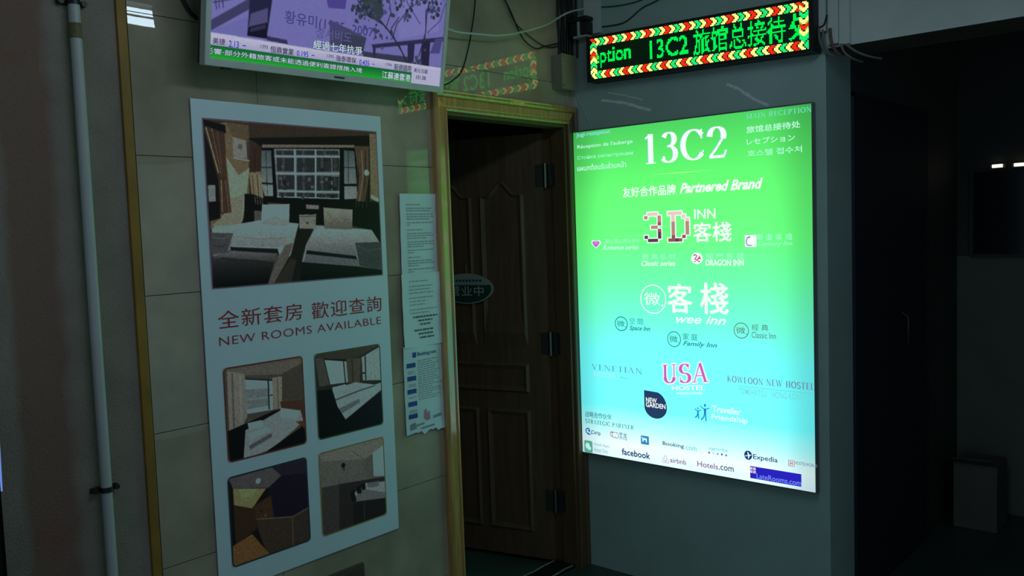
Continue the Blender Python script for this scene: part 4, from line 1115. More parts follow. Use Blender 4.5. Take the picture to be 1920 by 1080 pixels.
# passage
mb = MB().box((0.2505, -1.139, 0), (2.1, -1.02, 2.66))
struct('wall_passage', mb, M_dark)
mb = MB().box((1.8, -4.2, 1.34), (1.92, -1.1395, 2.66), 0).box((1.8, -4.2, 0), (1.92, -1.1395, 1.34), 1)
struct('wall_blocker', MB().box((0.0, -3.3, 0), (1.8, -3.2, 2.175)), M_dark, 'unseen wall added to keep ambient light out of the passage')  # out of view, added to block ambient light and darken the passage
struct('wall_end', mb, [M_dark, M_end_low], 'dark end wall of the passage with a paler lower half')
struct('floor', MB().box((-4.4, -4.2, -0.1), (2.1, 2.2, 0)), M_floor, 'dark green floor')
struct('ceiling', MB().box((-4.4, -4.2, 2.66), (2.1, 0.13, 2.76)), M_ceil)
# the dark room behind the door
mb = MB().box((-2.2, 1.9, 0), (0.35, 2.0, 2.4)).box((-2.2, 0.132, 0), (-2.1, 1.9, 2.4)).box((0.2, 0.132, 0), (0.35, 1.9, 2.4))
struct('wall_inner', mb, M_dark)
mb = MB().box((-2.2, 0.132, 2.4), (0.35, 2.0, 2.5)).box((-2.1, 0.62, 2.3), (0.2, 0.8, 2.4))
struct('ceiling_inner', mb, M_beam)

# thin pale wavy streaks laid on the grey wall
M_streak = surf('pale_streak', (236, 244, 238), 0.5, vary=0.15, scale=60)
def streak_mesh(pts, w, m):
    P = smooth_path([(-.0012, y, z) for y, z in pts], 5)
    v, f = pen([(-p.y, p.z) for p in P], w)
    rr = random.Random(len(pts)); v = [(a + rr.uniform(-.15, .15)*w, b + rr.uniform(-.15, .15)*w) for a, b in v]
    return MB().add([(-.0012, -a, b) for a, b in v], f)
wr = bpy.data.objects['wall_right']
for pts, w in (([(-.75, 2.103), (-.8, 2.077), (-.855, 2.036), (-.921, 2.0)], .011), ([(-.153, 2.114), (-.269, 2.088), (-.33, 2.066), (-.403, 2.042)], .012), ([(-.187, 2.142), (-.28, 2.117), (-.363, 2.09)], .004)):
    build('wall_streak', streak_mesh(pts, w, M_streak), M_streak, wr)['label'] = 'pale wavy streak'

# ------------------------------------------------------------------ doorway
door = thing('door_1', 'open brown wooden door in its yellow casing', None, (-0.44, 0.0, 0.0)); door['kind'] = 'structure'
if 'category' in door: del door['category']
PROF = [(0, -.004), (0, .013), (.005, .018), (.011, .018), (.015, .011), (.019, .013), (.047, .014), (.050, .010), (.054, .020), (.061, .025), (.068, .022), (.074, .026), (.078, .020), (.078, -.004)]
cas = MB().sweep(PROF, (DX0, 0, 0.0), (DX0, 0, DZ), 0, 1, (-1, 0, 0), (0, -1, 0))
build('casing', cas, M_wood, door)
cas = MB().sweep(PROF, (DX0, 0, DZ), (DX1, 0, DZ), -1, .8, (0, 0, 1), (0, -1, 0))
build('casing', cas, M_wood, door)
cas = MB().sweep([(w*.8, p) for w, p in PROF], (DX1, 0, 0.0), (DX1, 0, DZ), 0, 1.25, (1, 0, 0), (0, -1, 0))
build('casing', cas, M_jamb, door)
jb = MB().box((DX1-.002, 0.0, 0), (DX1+.03, 0.135, DZ)).box((DX0-.03, 0.0, 0), (DX0+.002, 0.135, DZ)).box((DX0, 0.0, DZ-.002), (DX1, 0.135, DZ+.03))
jb.box((DX1-.014, 0.0, 0), (DX1-.002, 0.075, DZ)).box((DX0, 0.0, DZ-.014), (DX1-.014, 0.075, DZ-.002))
build('jamb', jb, M_jamb, door)
th = MB().box((DX0+.004, 0.01, 0), (DX1-.016, 0.125, 0.012))
build('threshold', th, M_blackm, door)
edge = MB()
for y in (0.016, 0.118):
    pts = [(DX0+.02 + (DX1-DX0-.05)*i/14, y + random.uniform(-.004, .004), .0135) for i in range(15)]
    v, f = pen([(p[0], p[1]) for p in pts], .012)
    edge.add([(a, b, .0135 + random.uniform(0, .0008)) for a, b in v], f)
build('worn_edge', edge, surf('chipped_pale_edge', (150, 156, 150), .7, vary=.5, scale=50), door)['label'] = 'chipped pale edges of the sill'

HX, HY, ANG = -0.100, 0.112, math.radians(75)
ld = Vector((-math.cos(ANG), math.sin(ANG), 0)); ln = Vector((-math.sin(ANG), -math.cos(ANG), 0))
def leafp(s, z, d): p = Vector((HX, HY, z)) + ld*s + ln*d; return (p.x, p.y, p.z)
LW, LH = 0.70, 1.992
lm = MB()
lm.prism([(0.0, .018), (LW, .018), (LW, LH), (0.0, LH)], leafp, -.04, 0)
leaf = build('leaf', lm, M_wooddk, door)
def panel(out, inner):
    o = MB(); n = len(out)
    vs = [leafp(*p, 0) for p in out] + [leafp(*p, .013) for p in [(a+(b-a)*.35, c+(d-c)*.35) for (a, c), (b, d) in zip(out, inner)]] + [leafp(*p, .004) for p in inner]
    fs = []
    for r in range(2):
        for i in range(n): fs.append((r*n+i, r*n+(i+1) % n, (r+1)*n+(i+1) % n, (r+1)*n+i))
    fs.append([2*n+i for i in range(n)])
    return o.add(vs, fs)
def inset(pts, d):
    cx = sum(p[0] for p in pts)/len(pts); cy = sum(p[1] for p in pts)/len(pts)
    hx = max(p[0] for p in pts)-cx; hy = max(p[1] for p in pts)-cy
    return [(cx+(a-cx)*(hx-d)/hx, cy+(b-cy)*(hy-d)/hy) for a, b in pts]
def arched(s0, s1, z0, z1):
    pts = [(s0, z0), (s1, z0), (s1, z1)]
    for i in range(1, 20):
        t = i/20; pts.append((s1+(s0-s1)*t, z1 + .07*math.sin(math.pi*t)**2 - .02*math.sin(2*math.pi*t)**2))
    return pts + [(s0, z1)]
for out in (arched(.1, .33, 1.02, 1.72), arched(.37, .6, 1.02, 1.72), [(.1, .80), (.6, .80), (.6, .94), (.1, .94)], [(.1, .14), (.33, .14), (.33, .72), (.1, .72)], [(.37, .14), (.6, .14), (.6, .72), (.37, .72)]):
    build('panel', panel(out, inset(out, .03)), M_wooddk, leaf)
for z in (1.80, 1.035, .30):
    h = MB().tube([(HX+.004, HY-.01, z-.055), (HX+.004, HY-.01, z+.055)], .008, 10)
    h.prism([(0, z-.05), (.035, z-.05), (.035, z+.05), (0, z+.05)], leafp, 0, .003)
    h.box((DX1-.017, HY-.055, z-.05), (DX1-.0135, HY-.01, z+.05))
    for dz in (-.03, .03): h.tube([leafp(.02, z+dz, .002), leafp(.02, z+dz, .005)], .004, 8)
    build('hinge', h, M_steel, leaf)

# oval plate hung on the leaf
def oval_sign():
    cz, cs, rx, rz = 1.29, .405, .142, .072
    t = thing('oval_sign', 'green and white oval door plate hanging on the brown door', 'sign', leafp(cs, cz-rz, 0.018))
    el = lambda k: [(cs+rx*k*math.cos(2*math.pi*i/48), cz+rz*k*math.sin(2*math.pi*i/48)) for i in range(48)]
    build('plate', MB().prism(el(1), leafp, .0145, .019), surf('pale_green_plate', (150, 170, 160), .35), t)
    m_dg = surf('dark_green_plate', (38, 74, 66), .35)
    band = [p for p in el(.93) if p[1] < cz+.02 ]
    band = sorted(band, key=lambda p: math.atan2(p[1]-cz-.019, p[0]-cs))
    build('band', MB().prism(band, leafp, .019, .0198), m_dg, t)
    mi = MB()
    v, f = fitted('营业中', 't', (-.36, 0, .36, 1))
    # reading direction runs towards the hinge
    mi.add([leafp(cs - .092*(a/.36) - .0, cz-.035+.048*b, .0203) for a, b in v], f)
    build('lettering', mi, surf('pale_letter', (190, 205, 198), .4), t)
    l2 = MB()
    for i in range(9): l2.prism([(cs+.075-.018*i, cz+.033), (cs+.063-.018*i, cz+.033), (cs+.063-.018*i, cz+.043), (cs+.075-.018*i, cz+.043)], leafp, .019, .0195)
    build('small_print', l2, m_dg, t)
    hk = MB().tube([leafp(cs, cz+rz-.006, .0165), leafp(cs, cz+rz+.035, .0165), leafp(cs, cz+rz+.05, .004)], .0018, 6)
    build('hanging_loop', hk, M_steel, t)
oval_sign()

# ------------------------------------------------------------------ lit sign on the right wall
LX = -0.03
def lbp(u, z, d=0.0): return (LX - d, -u, z)
LU0, LU1, LZ0, LZ1 = .016, 1.098, .536, 1.983
lb = thing('lightbox_sign', 'large backlit green to blue hostel sign on the grey wall', 'sign', (LX, -.55, LZ0))
hs = MB().box((LX+.002, -LU0+.004, LZ0-.004), (-.0005, -LU1-.004, LZ1+.004))
build('housing', hs, M_boxside, lb)
fr = MB()
for a, b in (((LU0-.006, LZ0-.006), (LU1+.006, LZ0)), ((LU0-.006, LZ1), (LU1+.006, LZ1+.006)), ((LU0-.006, LZ0), (LU0, LZ1)), ((LU1, LZ0), (LU1+.004, LZ1))):
    fr.box((LX-.0015, -a[0], a[1]), (LX+.004, -b[0], b[1]))
build('frame', fr, M_boxside, lb)
def panel_mat():
    m = bpy.data.materials.new('backlit_film')
    N, L = nodes_of(m); N.remove(N['Principled BSDF'])
    tc = N.new('ShaderNodeTexCoord'); sp = N.new('ShaderNodeSeparateXYZ'); L.new(tc.outputs['Object'], sp.inputs[0])
    mr = N.new('ShaderNodeMapRange'); mr.inputs[1].default_value = 0; mr.inputs[2].default_value = LZ1-LZ0; L.new(sp.outputs['Z'], mr.inputs[0])
    # the printed gradient
    rp = N.new('ShaderNodeValToRGB'); cr = rp.color_ramp
    stops = [(0.0, (.80, 1.1, 1.2)), (.045, (.92, 1.2, 1.2)), (.10, (.50, 1.2, 1.2)), (.16, (.205, 1.2, 1.25)), (.33, (.195, 1.2, 1.15)), (.43, (.185, 1.2, .78)), (.54, (.165, 1.22, .47)), (.66, (.160, 1.22, .26)), (.80, (.145, 1.1, .20)), (.92, (.105, .85, .15)), (1.0, (.078, .66, .125))]
    while len(cr.elements) < len(stops): cr.elements.new(.5)
    for e, (p, c) in zip(cr.elements, stops): e.position = p; e.color = (*c, 1)
    L.new(mr.outputs[0], rp.inputs[0])
    e = N.new('ShaderNodeEmission'); L.new(rp.outputs[0], e.inputs[0])
    # the tubes inside end short of the side edges, so the film glows less there
    ab = N.new('ShaderNodeMath'); ab.operation = 'ABSOLUTE'; L.new(sp.outputs['Y'], ab.inputs[0])
    m2 = N.new('ShaderNodeMapRange'); m2.interpolation_type = 'SMOOTHSTEP'; m2.inputs[1].default_value = .34; m2.inputs[2].default_value = .56; m2.inputs[3].default_value = 1.0; m2.inputs[4].default_value = .60
    L.new(ab.outputs[0], m2.inputs[0])
    mu = N.new('ShaderNodeMath'); mu.operation = 'MULTIPLY'; mu.inputs[1].default_value = PANEL_STRENGTH; L.new(m2.outputs[0], mu.inputs[0])
    L.new(mu.outputs[0], e.inputs[1]); L.new(e.outputs[0], N['Material Output'].inputs[0])
    return m
pn = MB().box((LX-.001, -LU0, LZ0), (LX+.0015, -LU1, LZ1))
build('glowing_panel', pn, panel_mat(), lb)
INK = dict(lblue=(150, 226, 250), pale=(196, 255, 232), lgreen=(160, 255, 206), lgreen2=(172, 255, 214), white=(244, 255, 250), teal=(120, 226, 190), blue=(30, 150, 200), navy=(20, 96, 160),
           dgreen=(46, 130, 140), brown=(88, 120, 120), greyteal=(104, 168, 196), pinkpale=(190, 226, 240), pink=(206, 96, 190), plum=(120, 110, 160), faint=(120, 216, 224), dteal=(40, 96, 110),
           navy2=(30, 52, 110), grey=(150, 180, 186), mauve=(150, 96, 150), slate=(76, 86, 116), lavender=(120, 140, 244))
def lb_mesh(polys, d):
    m = MB()
    for v, f, mi in polys: m.add([lbp(a, b, d) for a, b in v], f, mi)
    return m
NOTE = {'13C2': 'large white numerals', 'USA': 'pink outlined capitals', 'facebook': 'navy bold lettering', 'LateRooms.com': 'lavender lettering on a blue band'}
for text, style, col, u0, z0, u1, z1, rise in LB_TEXT:
    v, f = fitted(text, style, (u0, z0, u1, z1), rise)
    if not v: continue
    polys = [(v, f, 0)]; mats = [glow(INK[col])]
    if text == '13C2':
        mats.append(glow((170, 224, 250))); v2 = [(a-.0035, b+.001) for a, b in v]
        o = build('lettering', lb_mesh([(v2, f, 0)], .0016), mats[1], lb, fix=False); o['label'] = 'pale blue inner shading of the numerals'
    if text == 'USA':
        for dx, dz in ((-.006, 0), (.006, 0), (0, .006), (0, -.006), (.004, .004), (-.004, -.004), (.004, -.004), (-.004, .004)):
            polys2 = [([(a+dx, b+dz) for a, b in v], f, 0)]
            if dx == -.006: acc = polys2
            else: acc += polys2
        build('letter_outline', lb_mesh(acc, .0014), glow((236, 250, 252)), lb, fix=False)
    o = build('lettering', lb_mesh(polys, .0022), mats[0], lb, fix=False)
    if text in NOTE: o['label'] = NOTE[text]

def unit(box): 
    u0, z0, u1, z1 = box
    return lambda a, b: (u0+(u1-u0)*a, z0+(z1-z0)*b)
def emblem(key, shapes, d=.0018, name='emblem', label=None):
    """shapes: (colour, points in the unit box) or (colour, points, line width in unit heights)"""
    U = unit(LB_BOX[key]); mats = []; m = MB()
    asp = (LB_BOX[key][2]-LB_BOX[key][0])/(LB_BOX[key][3]-LB_BOX[key][1])
    for i, sh in enumerate(shapes):
        g = glow(sh[0])
        if g not in mats: mats.append(g)
        mi = mats.index(g)
        if len(sh) == 2:
            P = [lbp(*U(*p), d+.0003*i) for p in sh[1]]; m.add(P, [list(range(len(P)))], mi)
        else:
            v, f = pen([(p[0]*asp, p[1]) for p in sh[1]], sh[2])
            m.add([lbp(*U(p[0]/asp, p[1]), d+.0003*i) for p in v], f, mi)
    o = build(name, m, mats, lb, fix=False)
    if label: o['label'] = label
    return o
WHT = (240, 255, 250)
circ = lambda cx, cy, r, ry=None, n=28, a0=0, a1=360: [(cx+r*math.cos(math.radians(a0+(a1-a0)*i/n)), cy+(ry or r)*math.sin(math.radians(a0+(a1-a0)*i/n))) for i in range(n + (0 if a1-a0 == 360 else 1))]
closed = lambda p: p + [p[0]]
def heart(k): return [(.5+k*.5*(16*math.sin(t)**3)/16, .53+k*.5*(13*math.cos(t)-5*math.cos(2*t)-2*math.cos(3*t)-math.cos(4*t))/16) for t in [2*math.pi*i/40 for i in range(40)]]
emblem('heart', [(WHT, heart(1.1)), ((206, 120, 214), heart(.85)), ((170, 96, 206), [p for p in heart(.85) if p[1] < .45])], label='purple heart')
# pixel-block 3D
px3 = [(1,8),(2,9),(3,9),(4,9),(5,8),(5,7),(5,6),(4,5),(3,5),(5,4),(5,3),(5,2),(4,1),(3,1),(2,1),(1,2)]
pxd = [(8,9),(9,9),(10,9),(11,9),(12,8),(13,7),(13,6),(13,5),(13,4),(13,3),(12,2),(11,1),(10,1),(9,1),(8,1)] + [(9,k) for k in range(2,9)]
gx, gz = 1/14.2, 1/10.4
U3 = unit(LB_BOX['three_d']); mats3 = [glow((236, 206, 196)), glow((186, 136, 124)), glow((150, 86, 92)), glow((92, 60, 84))]
for cells in (px3, pxd):
    m1 = MB(); m2 = MB()
    for (i, j) in cells:
        a, b = (i-.6)*gx, (j-.4)*gz; t = (j + (2 if i > 6 else 0) + (i % 5)*.4)
        m1.add([lbp(*U3(*p), .0014) for p in ((a-gx*.32, b-gz*.32), (a+gx*1.32, b-gz*.32), (a+gx*1.32, b+gz*1.32), (a-gx*.32, b+gz*1.32))], [(0,1,2,3)])
        mi = 0 if t > 9.6 else 1 if t > 6 else 2 if t > 3.2 else 3
        m2.add([lbp(*U3(*p), .002) for p in ((a, b), (a+gx, b), (a+gx, b+gz), (a, b+gz))], [(0,1,2,3)], mi)
    build('letter_outline', m1, glow(WHT), lb, fix=False)
    build('lettering', m2, mats3, lb, fix=False)['label'] = 'brown pixel-block letter'
emblem('square_c', [(WHT, [(0,0),(1,0),(1,1),(0,1)]), ((190, 150, 222), [(.45,.85),(.2,.75),(.12,.45),(.22,.15),(.6,.12)], .13), ((150, 80, 170), [(.3,.78),(.46,.86)], .1)], label='white square with a purple curl')
rd = random.Random(5)
drg = [(WHT, circ(.5,.5,.52))]
pts = [(.2,.75),(.35,.85),(.5,.75),(.42,.58),(.3,.45),(.45,.35),(.62,.45),(.78,.58),(.7,.72)]
drg += [((190, 60, 120), pts, .11), ((190, 60, 120), [(.55,.3),(.72,.2),(.78,.32)], .09), ((190, 60, 120), [(.25,.25),(.38,.2)], .08), ((170, 50, 110), [(.6,.6),(.85,.45)], .08)]
emblem('dragon', drg, label='white disc with a red curling motif')
def wee(key, col, w):
    emblem(key, [(col, closed(circ(.5,.5,.47,.47,36)), w)])
    x0, z0, x1, z1 = LB_BOX[key]; W, H = x1-x0, z1-z0
    v, f = font_mesh('微', 'r' if w < .06 else 'b')
    v, f = fitted('微', 'r', (x0+.16*W, z0+.30*H, x0+.76*W, z0+.72*H))
    m = lb_mesh([(v, f, 0)], .0022)
    m.add([lbp(x0+W*p[0], z0+H*p[1], .0022) for p in circ(.84,.3,.035)], [list(range(28))])
    build('lettering', m, glow(col), lb, fix=False)
wee('wee_big', WHT, .035); wee('wee_blue', (16, 110, 160), .06); wee('wee_green', (40, 120, 126), .05); wee('wee_brown', (96, 100, 100), .05)
emblem('drop', [((36, 62, 102), [(0,1),(0,.42)] + circ(.5,.42,.5,.42,24,180,360) + circ(.5,.42,.5,.56,12,0,80) ),], d=.0012, label='dark navy teardrop badge')
BL = (36, 130, 200)
def man(cx, w, h, y0):
    q = lambda a, b: (cx+w*a, y0+h*b)
    return [(BL, [q(.11*math.cos(t)*1.2, .9+.085*math.sin(t)) for t in [2*math.pi*i/14 for i in range(14)]]), (BL, [q(-.16,.72), q(.16,.72), q(.12,.38), q(-.12,.38)]),
            (BL, [q(-.55,.84), q(-.2,.7), q(0,.66), q(.2,.7), q(.55,.78)], .05), (BL, [q(-.05,.42), q(-.15,.2), q(-.5,.02)], .07), (BL, [q(.06,.42), q(.1,.2), q(.12,-.02)], .07)]
emblem('figures', man(.22, .36, .62, .08) + man(.68, .52, .95, 0), label='two blue dancing figures')
emblem('boat', [((40, 110, 120), [(0,.75),(.3,.25),(.65,.12),(1,.05)], .16), ((40, 110, 120), [(.12,1),(.3,.35)], .1)])
emblem('ctrip', [((40, 90, 180), circ(.45,.6,.42,.42,16,60,300), .2), ((40, 90, 180), circ(.62,.68,.2)), ((60, 120, 200), circ(.6,.35,.42,.32,12,-170,20), .12)])
emblem('elong', [((170, 70, 90), circ(.2,.6,.22,.34,12,60,300), .1), ((170, 70, 90), circ(.45,.55,.25,.4,12,60,320), .1), ((170, 90, 110), circ(.72,.5,.24,.42,12,-120,120), .1), ((150, 60, 80), [(.05,1),(.3,.8)], .09)])
emblem('camel', [((50, 140, 190), [(.06,0),(.94,0),(1,.06),(1,.94),(.94,1),(.06,1),(0,.94),(0,.06)]), ((226, 248, 252), [(.2,.3),(.3,.25),(.36,.5),(.6,.5),(.64,.25),(.74,.25),(.76,.6),(.7,.78),(.55,.68),(.45,.8),(.3,.66),(.2,.86),(.08,.84),(.16,.72)])])
emblem('airbnb', [((196, 120, 170), [(.5,.18),(.3,.02),(.08,.06),(.06,.28),(.4,.92),(.5,1),(.6,.92),(.94,.28),(.92,.06),(.7,.02),(.5,.18),(.36,.4),(.42,.58),(.58,.58),(.64,.4),(.5,.18)], .07)])
emblem('plane', [((26, 60, 120), circ(.5,.5,.5)), ((236, 250, 252), [(.08,.42),(.45,.5),(.4,.85),(.5,.85),(.66,.56),(.92,.62),(.92,.54),(.7,.46),(.56,.14),(.46,.14),(.5,.42),(.1,.34)])])
emblem('h_red', [((200, 90, 120), closed([(.04,.04),(.96,.04),(.96,.96),(.04,.96)]), .12), ((200, 90, 120), [(.34,.22),(.34,.78)], .14), ((200, 90, 120), [(.66,.22),(.66,.78)], .14), ((200, 90, 120), [(.34,.5),(.66,.5)], .12)])
emblem('wechat', [((86, 166, 150), [(.1,0),(.9,0),(1,.1),(1,.9),(.9,1),(.1,1),(0,.9),(0,.1)]), ((190, 236, 222), circ(.42,.58,.27,.22)), ((190, 236, 222), circ(.62,.38,.22,.17)), ((190, 236, 222), [(.24,.44),(.22,.28),(.4,.38)])])
emblem('late', [((40, 36, 190), [(0,0),(1.0,0),(1.0,1.0),(0,1.0)])], d=.0014, label='deep blue band')
emblem('late_flag', [((232, 226, 246), [(0,0),(1,0),(1,1),(0,1)]), ((160, 90, 150), [(.5,0),(.5,1)], .18), ((160, 90, 150), [(0,.5),(1,.5)], .18), ((150, 140, 220), [(.05,.05),(.95,.95)], .08), ((150, 140, 220), [(.05,.95),(.95,.05)], .08)], d=.0026)
emblem('gold', [((214, 255, 150), [(0,.42),(.5,.18),(1,.42),(.5,.7)])], label='thin gold rule')
emblem('kow_line', [((110, 200, 224), [(0,.5),(1,.5)], .16)])
dm = MB(); dcs = [(170, 80, 110), (230, 200, 220), (120, 190, 170), (140, 70, 130), (110, 130, 150)]
for (u, z), k in zip(LB_DOTS, range(5)): dm.add([lbp(u+.0045*math.cos(t), z+.0045*math.sin(t), .002) for t in [2*math.pi*i/14 for i in range(14)]], [list(range(14))], k)
build('emblem', dm, [glow(c) for c in dcs], lb, fix=False)['label'] = 'row of five coloured dots'

# ------------------------------------------------------------------ running LED sign above it
SX = -0.07
led = thing('led_sign', 'long running LED sign with red, green and white arrow border', 'sign', (SX, -.6, 2.17))
# matrix: 32 rows; the case hangs slightly low at its right end
LEDW, ROWS, COLS = 0.958, 32, 168
A0 = Vector((SX, -.150, 2.196)); A1 = Vector((SX, -1.108, 2.172)); au = (A1-A0).normalized(); av = Vector((0, 0, 1)); ax_ = Vector((-1, 0, 0)); LEDH = .170
def ledp(c, r, d=0.0): return tuple(A0 + au*(LEDW*c/COLS) + av*(LEDH*r/ROWS) + ax_*d)
hb = MB(); e0 = -3.2; e1 = COLS+3.2; r0, r1 = -2.0, ROWS+2.0
hb.prism([(e0, r0), (e1, r0), (e1, r1), (e0, r1)], lambda u, v, d: ledp(u, v, d), -.0685, -.002)
build('housing', hb, M_housing, led)
bz = MB()
for (a, b, c, d) in ((e0, r0, e1, -.4), (e0, ROWS+.4, e1, r1), (e0, -.4, -.6, ROWS+.4), (COLS+.6, -.4, e1, ROWS+.4)):
    bz.prism([(a, b), (c, b), (c, d), (a, d)], lambda u, v, dd: ledp(u, v, dd), -.002, .004)
build('bezel', bz, M_housing, led)
fc = MB().prism([(-.6, -.4), (COLS+.6, -.4), (COLS+.6, ROWS+.4), (-.6, ROWS+.4)], lambda u, v, d: ledp(u, v, d), -.002, -.0005)
build('matrix_face', fc, surf('dark_matrix_face', (20, 66, 36), .35), led)  # green glow of the LEDs is put into the face colour
LEDC = {'r': (238, 30, 14), 'g': (20, 196, 96), 'w': (250, 226, 118), 't': (0, 226, 72)}
dots = {}
def lit(c, r, k):
    if 0 <= c < COLS and 0 <= r < ROWS: dots[(int(c), int(r))] = k
seq = ['w', 'r', 'w', 'g']
def chevron(c0, r0_, k, dx, dy):
    """arrow head 6 rows tall, 3 LEDs thick, pointing along (dx, dy)"""
    for t in range(6):
        o = min(t, 5-t)
        for w_ in range(3):
            if dx: lit(c0 + (o+w_ if dx > 0 else 5-o-w_), r0_+t, k)
            else: lit(r0_+t, c0 + (o+w_ if dy > 0 else 5-o-w_), k)
STEP = 4
for i in range(COLS//STEP): chevron(i*STEP, ROWS-6, seq[(i+1) % 4], 1, 0)
for i in range(COLS//STEP): chevron(i*STEP, 0, seq[(3*i) % 4], -1, 0)
for i in range(1, ROWS//STEP-1): chevron(i*STEP, 0, seq[(i*3+1) % 4], 0, 1)
for i in range(1, ROWS//STEP-1): chevron(i*STEP, COLS-6, seq[(i+2) % 4], 0, -1)
def raster(text, style, c0, c1, r0_, r1_, clip0, clip1):
    v, f = fitted(text, style, (c0, r0_, c1, r1_))
    for face in f:
        P = [v[i] for i in face]
        for i in range(1, len(P)-1):
            a, b, c = P[0], P[i], P[i+1]
            den = (b[1]-c[1])*(a[0]-c[0])+(c[0]-b[0])*(a[1]-c[1])
            if abs(den) < 1e-9: continue
            for x in range(int(min(a[0],b[0],c[0])-1), int(max(a[0],b[0],c[0]))+2):
                for y in range(int(min(a[1],b[1],c[1])-1), int(max(a[1],b[1],c[1]))+2):
                    X, Y = x+.5, y+.5
                    l1 = ((b[1]-c[1])*(X-c[0])+(c[0]-b[0])*(Y-c[1]))/den; l2 = ((c[1]-a[1])*(X-c[0])+(a[0]-c[0])*(Y-c[1]))/den
                    if l1 > -.02 and l2 > -.02 and l1+l2 < 1.02 and clip0 <= x < clip1 and (x, y) not in dots: lit(x, y, 't')
raster('eption', 'b', 2, 36, 8, 23, 0, COLS)
raster('13C2', 'b', 52, 83, 9, 23, 0, COLS)
raster('旅馆总接待', 'b', 87, 153, 7, 25, 0, COLS)
raster('处', 'b', 155, 173, 7, 25, 0, COLS)
def led_mesh(keys):
    m = MB(); kk = sorted(keys); q = .47
    for (c, r), k in dots.items():
        if k not in keys: continue
        x, y = c+.5, r+.5
        m.add([ledp(x-q, y-q*.5, .0012), ledp(x-q*.5, y-q, .0012), ledp(x+q*.5, y-q, .0012), ledp(x+q, y-q*.5, .0012), ledp(x+q, y+q*.5, .0012), ledp(x+q*.5, y+q, .0012), ledp(x-q*.5, y+q, .0012), ledp(x-q, y+q*.5, .0012)], [list(range(8))], kk.index(k))
    return m, [glow(LEDC[k], 2.1 if k != 't' else 1.7, True) for k in kk]
m, ms = led_mesh({'r', 'g', 'w'}); build('arrow_border', m, ms, led, fix=False)['label'] = 'red, green and warm white running arrows'
m, ms = led_mesh({'t'}); build('lettering', m, ms, led, fix=False)['label'] = 'green LED lettering'

# ------------------------------------------------------------------ television
tv = thing('television', 'silver-framed television tilted down from the tiled wall, showing a news ticker', 'television', (-1.4055, -.12, 2.055), rot=Euler((math.radians(10.5), -.0107, 0), 'XYZ'))
W2, TVH = .4645, .575
bz = MB(); bw = .017
bz.box((-W2, 0, 0), (W2, .03, .0215), bev=.003); bz.box((-W2, 0, TVH-.018), (W2, .03, TVH), bev=.003)
bz.box((-W2, 0, .018), (-W2+bw, .03, TVH-.015), bev=.003); bz.box((W2-bw, 0, .018), (W2, .03, TVH-.015), bev=.003)
build('bezel', bz, M_silver, tv, local=True)
build('back_shell', MB().box((-W2+.004, .022, .004), (W2-.004, .05, TVH-.004), bev=.004).box((-.3, .05, .1), (.3, .075, TVH-.1), bev=.01), M_blackm, tv, local=True)
build('sensor', MB().box((-.405, .002, -.006), (-.38, .02, .001), bev=.001), M_blackm, tv, local=True)
build('maker_badge', MB().box((-.02, -.001, .007), (.02, .001, .013)), M_steel, tv, local=True)
# the bracket meets the wall
br = MB()
ca, sa = math.cos(math.radians(10.5)), math.sin(math.radians(10.5))
br.box((-.16, .074, .14), (.16, .08, .44))
for x_ in (-.14, .14): br.add([(x_, .078, .15), (x_+.02, .078, .15), (x_+.02, .078, .43), (x_, .078, .43), (x_, .135, .15), (x_+.02, .135, .15), (x_+.02, .19, .43), (x_, .19, .43)], [(0,1,2,3),(4,5,6,7),(0,1,5,4),(1,2,6,5),(2,3,7,6),(3,0,4,7)])
build('wall_bracket', br, M_blackm, tv, local=True)
cv = Canvas(400, 225, (128, 126, 198)).ops(TV_OPS).blur(1)
# ticker bands sit level on the screen
cv.ops([('G', [(0,.881),(1,.881),(1,.933),(0,.933)], (214,212,240), (186,186,226)), ('G', [(0,.933),(1,.933),(1,1.0),(0,1.0)], (28,112,66), (40,196,60)), ('P', [(.847,.908),(1,.908),(1,1.0),(.847,1.0)], (202,200,236))])
sarr = linarr(cv.grain(.02, 3, 2).final())*.66
scr = picture('screen', sarr, (-W2+bw, .0215, W2-bw, TVH-.018), lambda u, v: (u, .006, v), M_screen, tv, local=True)
scr['label'] = 'lit screen with a lavender news picture'
TINK = dict(ink=(46, 46, 80), tblue=(48, 48, 190), twhite=(190, 210, 222), tdark=(66, 64, 122), tdark2=(84, 82, 142))
for text, style, col, u0, z0, u1, z1 in TV_TEXT:
    dz = .0132*(u0+u1)/2
    v, f = fitted(text, style, (u0, z0+dz, u1, z1+dz))
    if col == 'twhite':
        m = MB().add([(a+.0012, .0052, b-.0012) for a, b in v], f).add([(a-.0012, .0052, b+.0008) for a, b in v], f)
        build('lettering', m, glow((24, 40, 52)), scr, local=True, fix=False)['label'] = 'dark edge of the white lettering'
    build('lettering', MB().add([(a, .0045, b) for a, b in v], f), glow(TINK[col]), scr, local=True, fix=False)

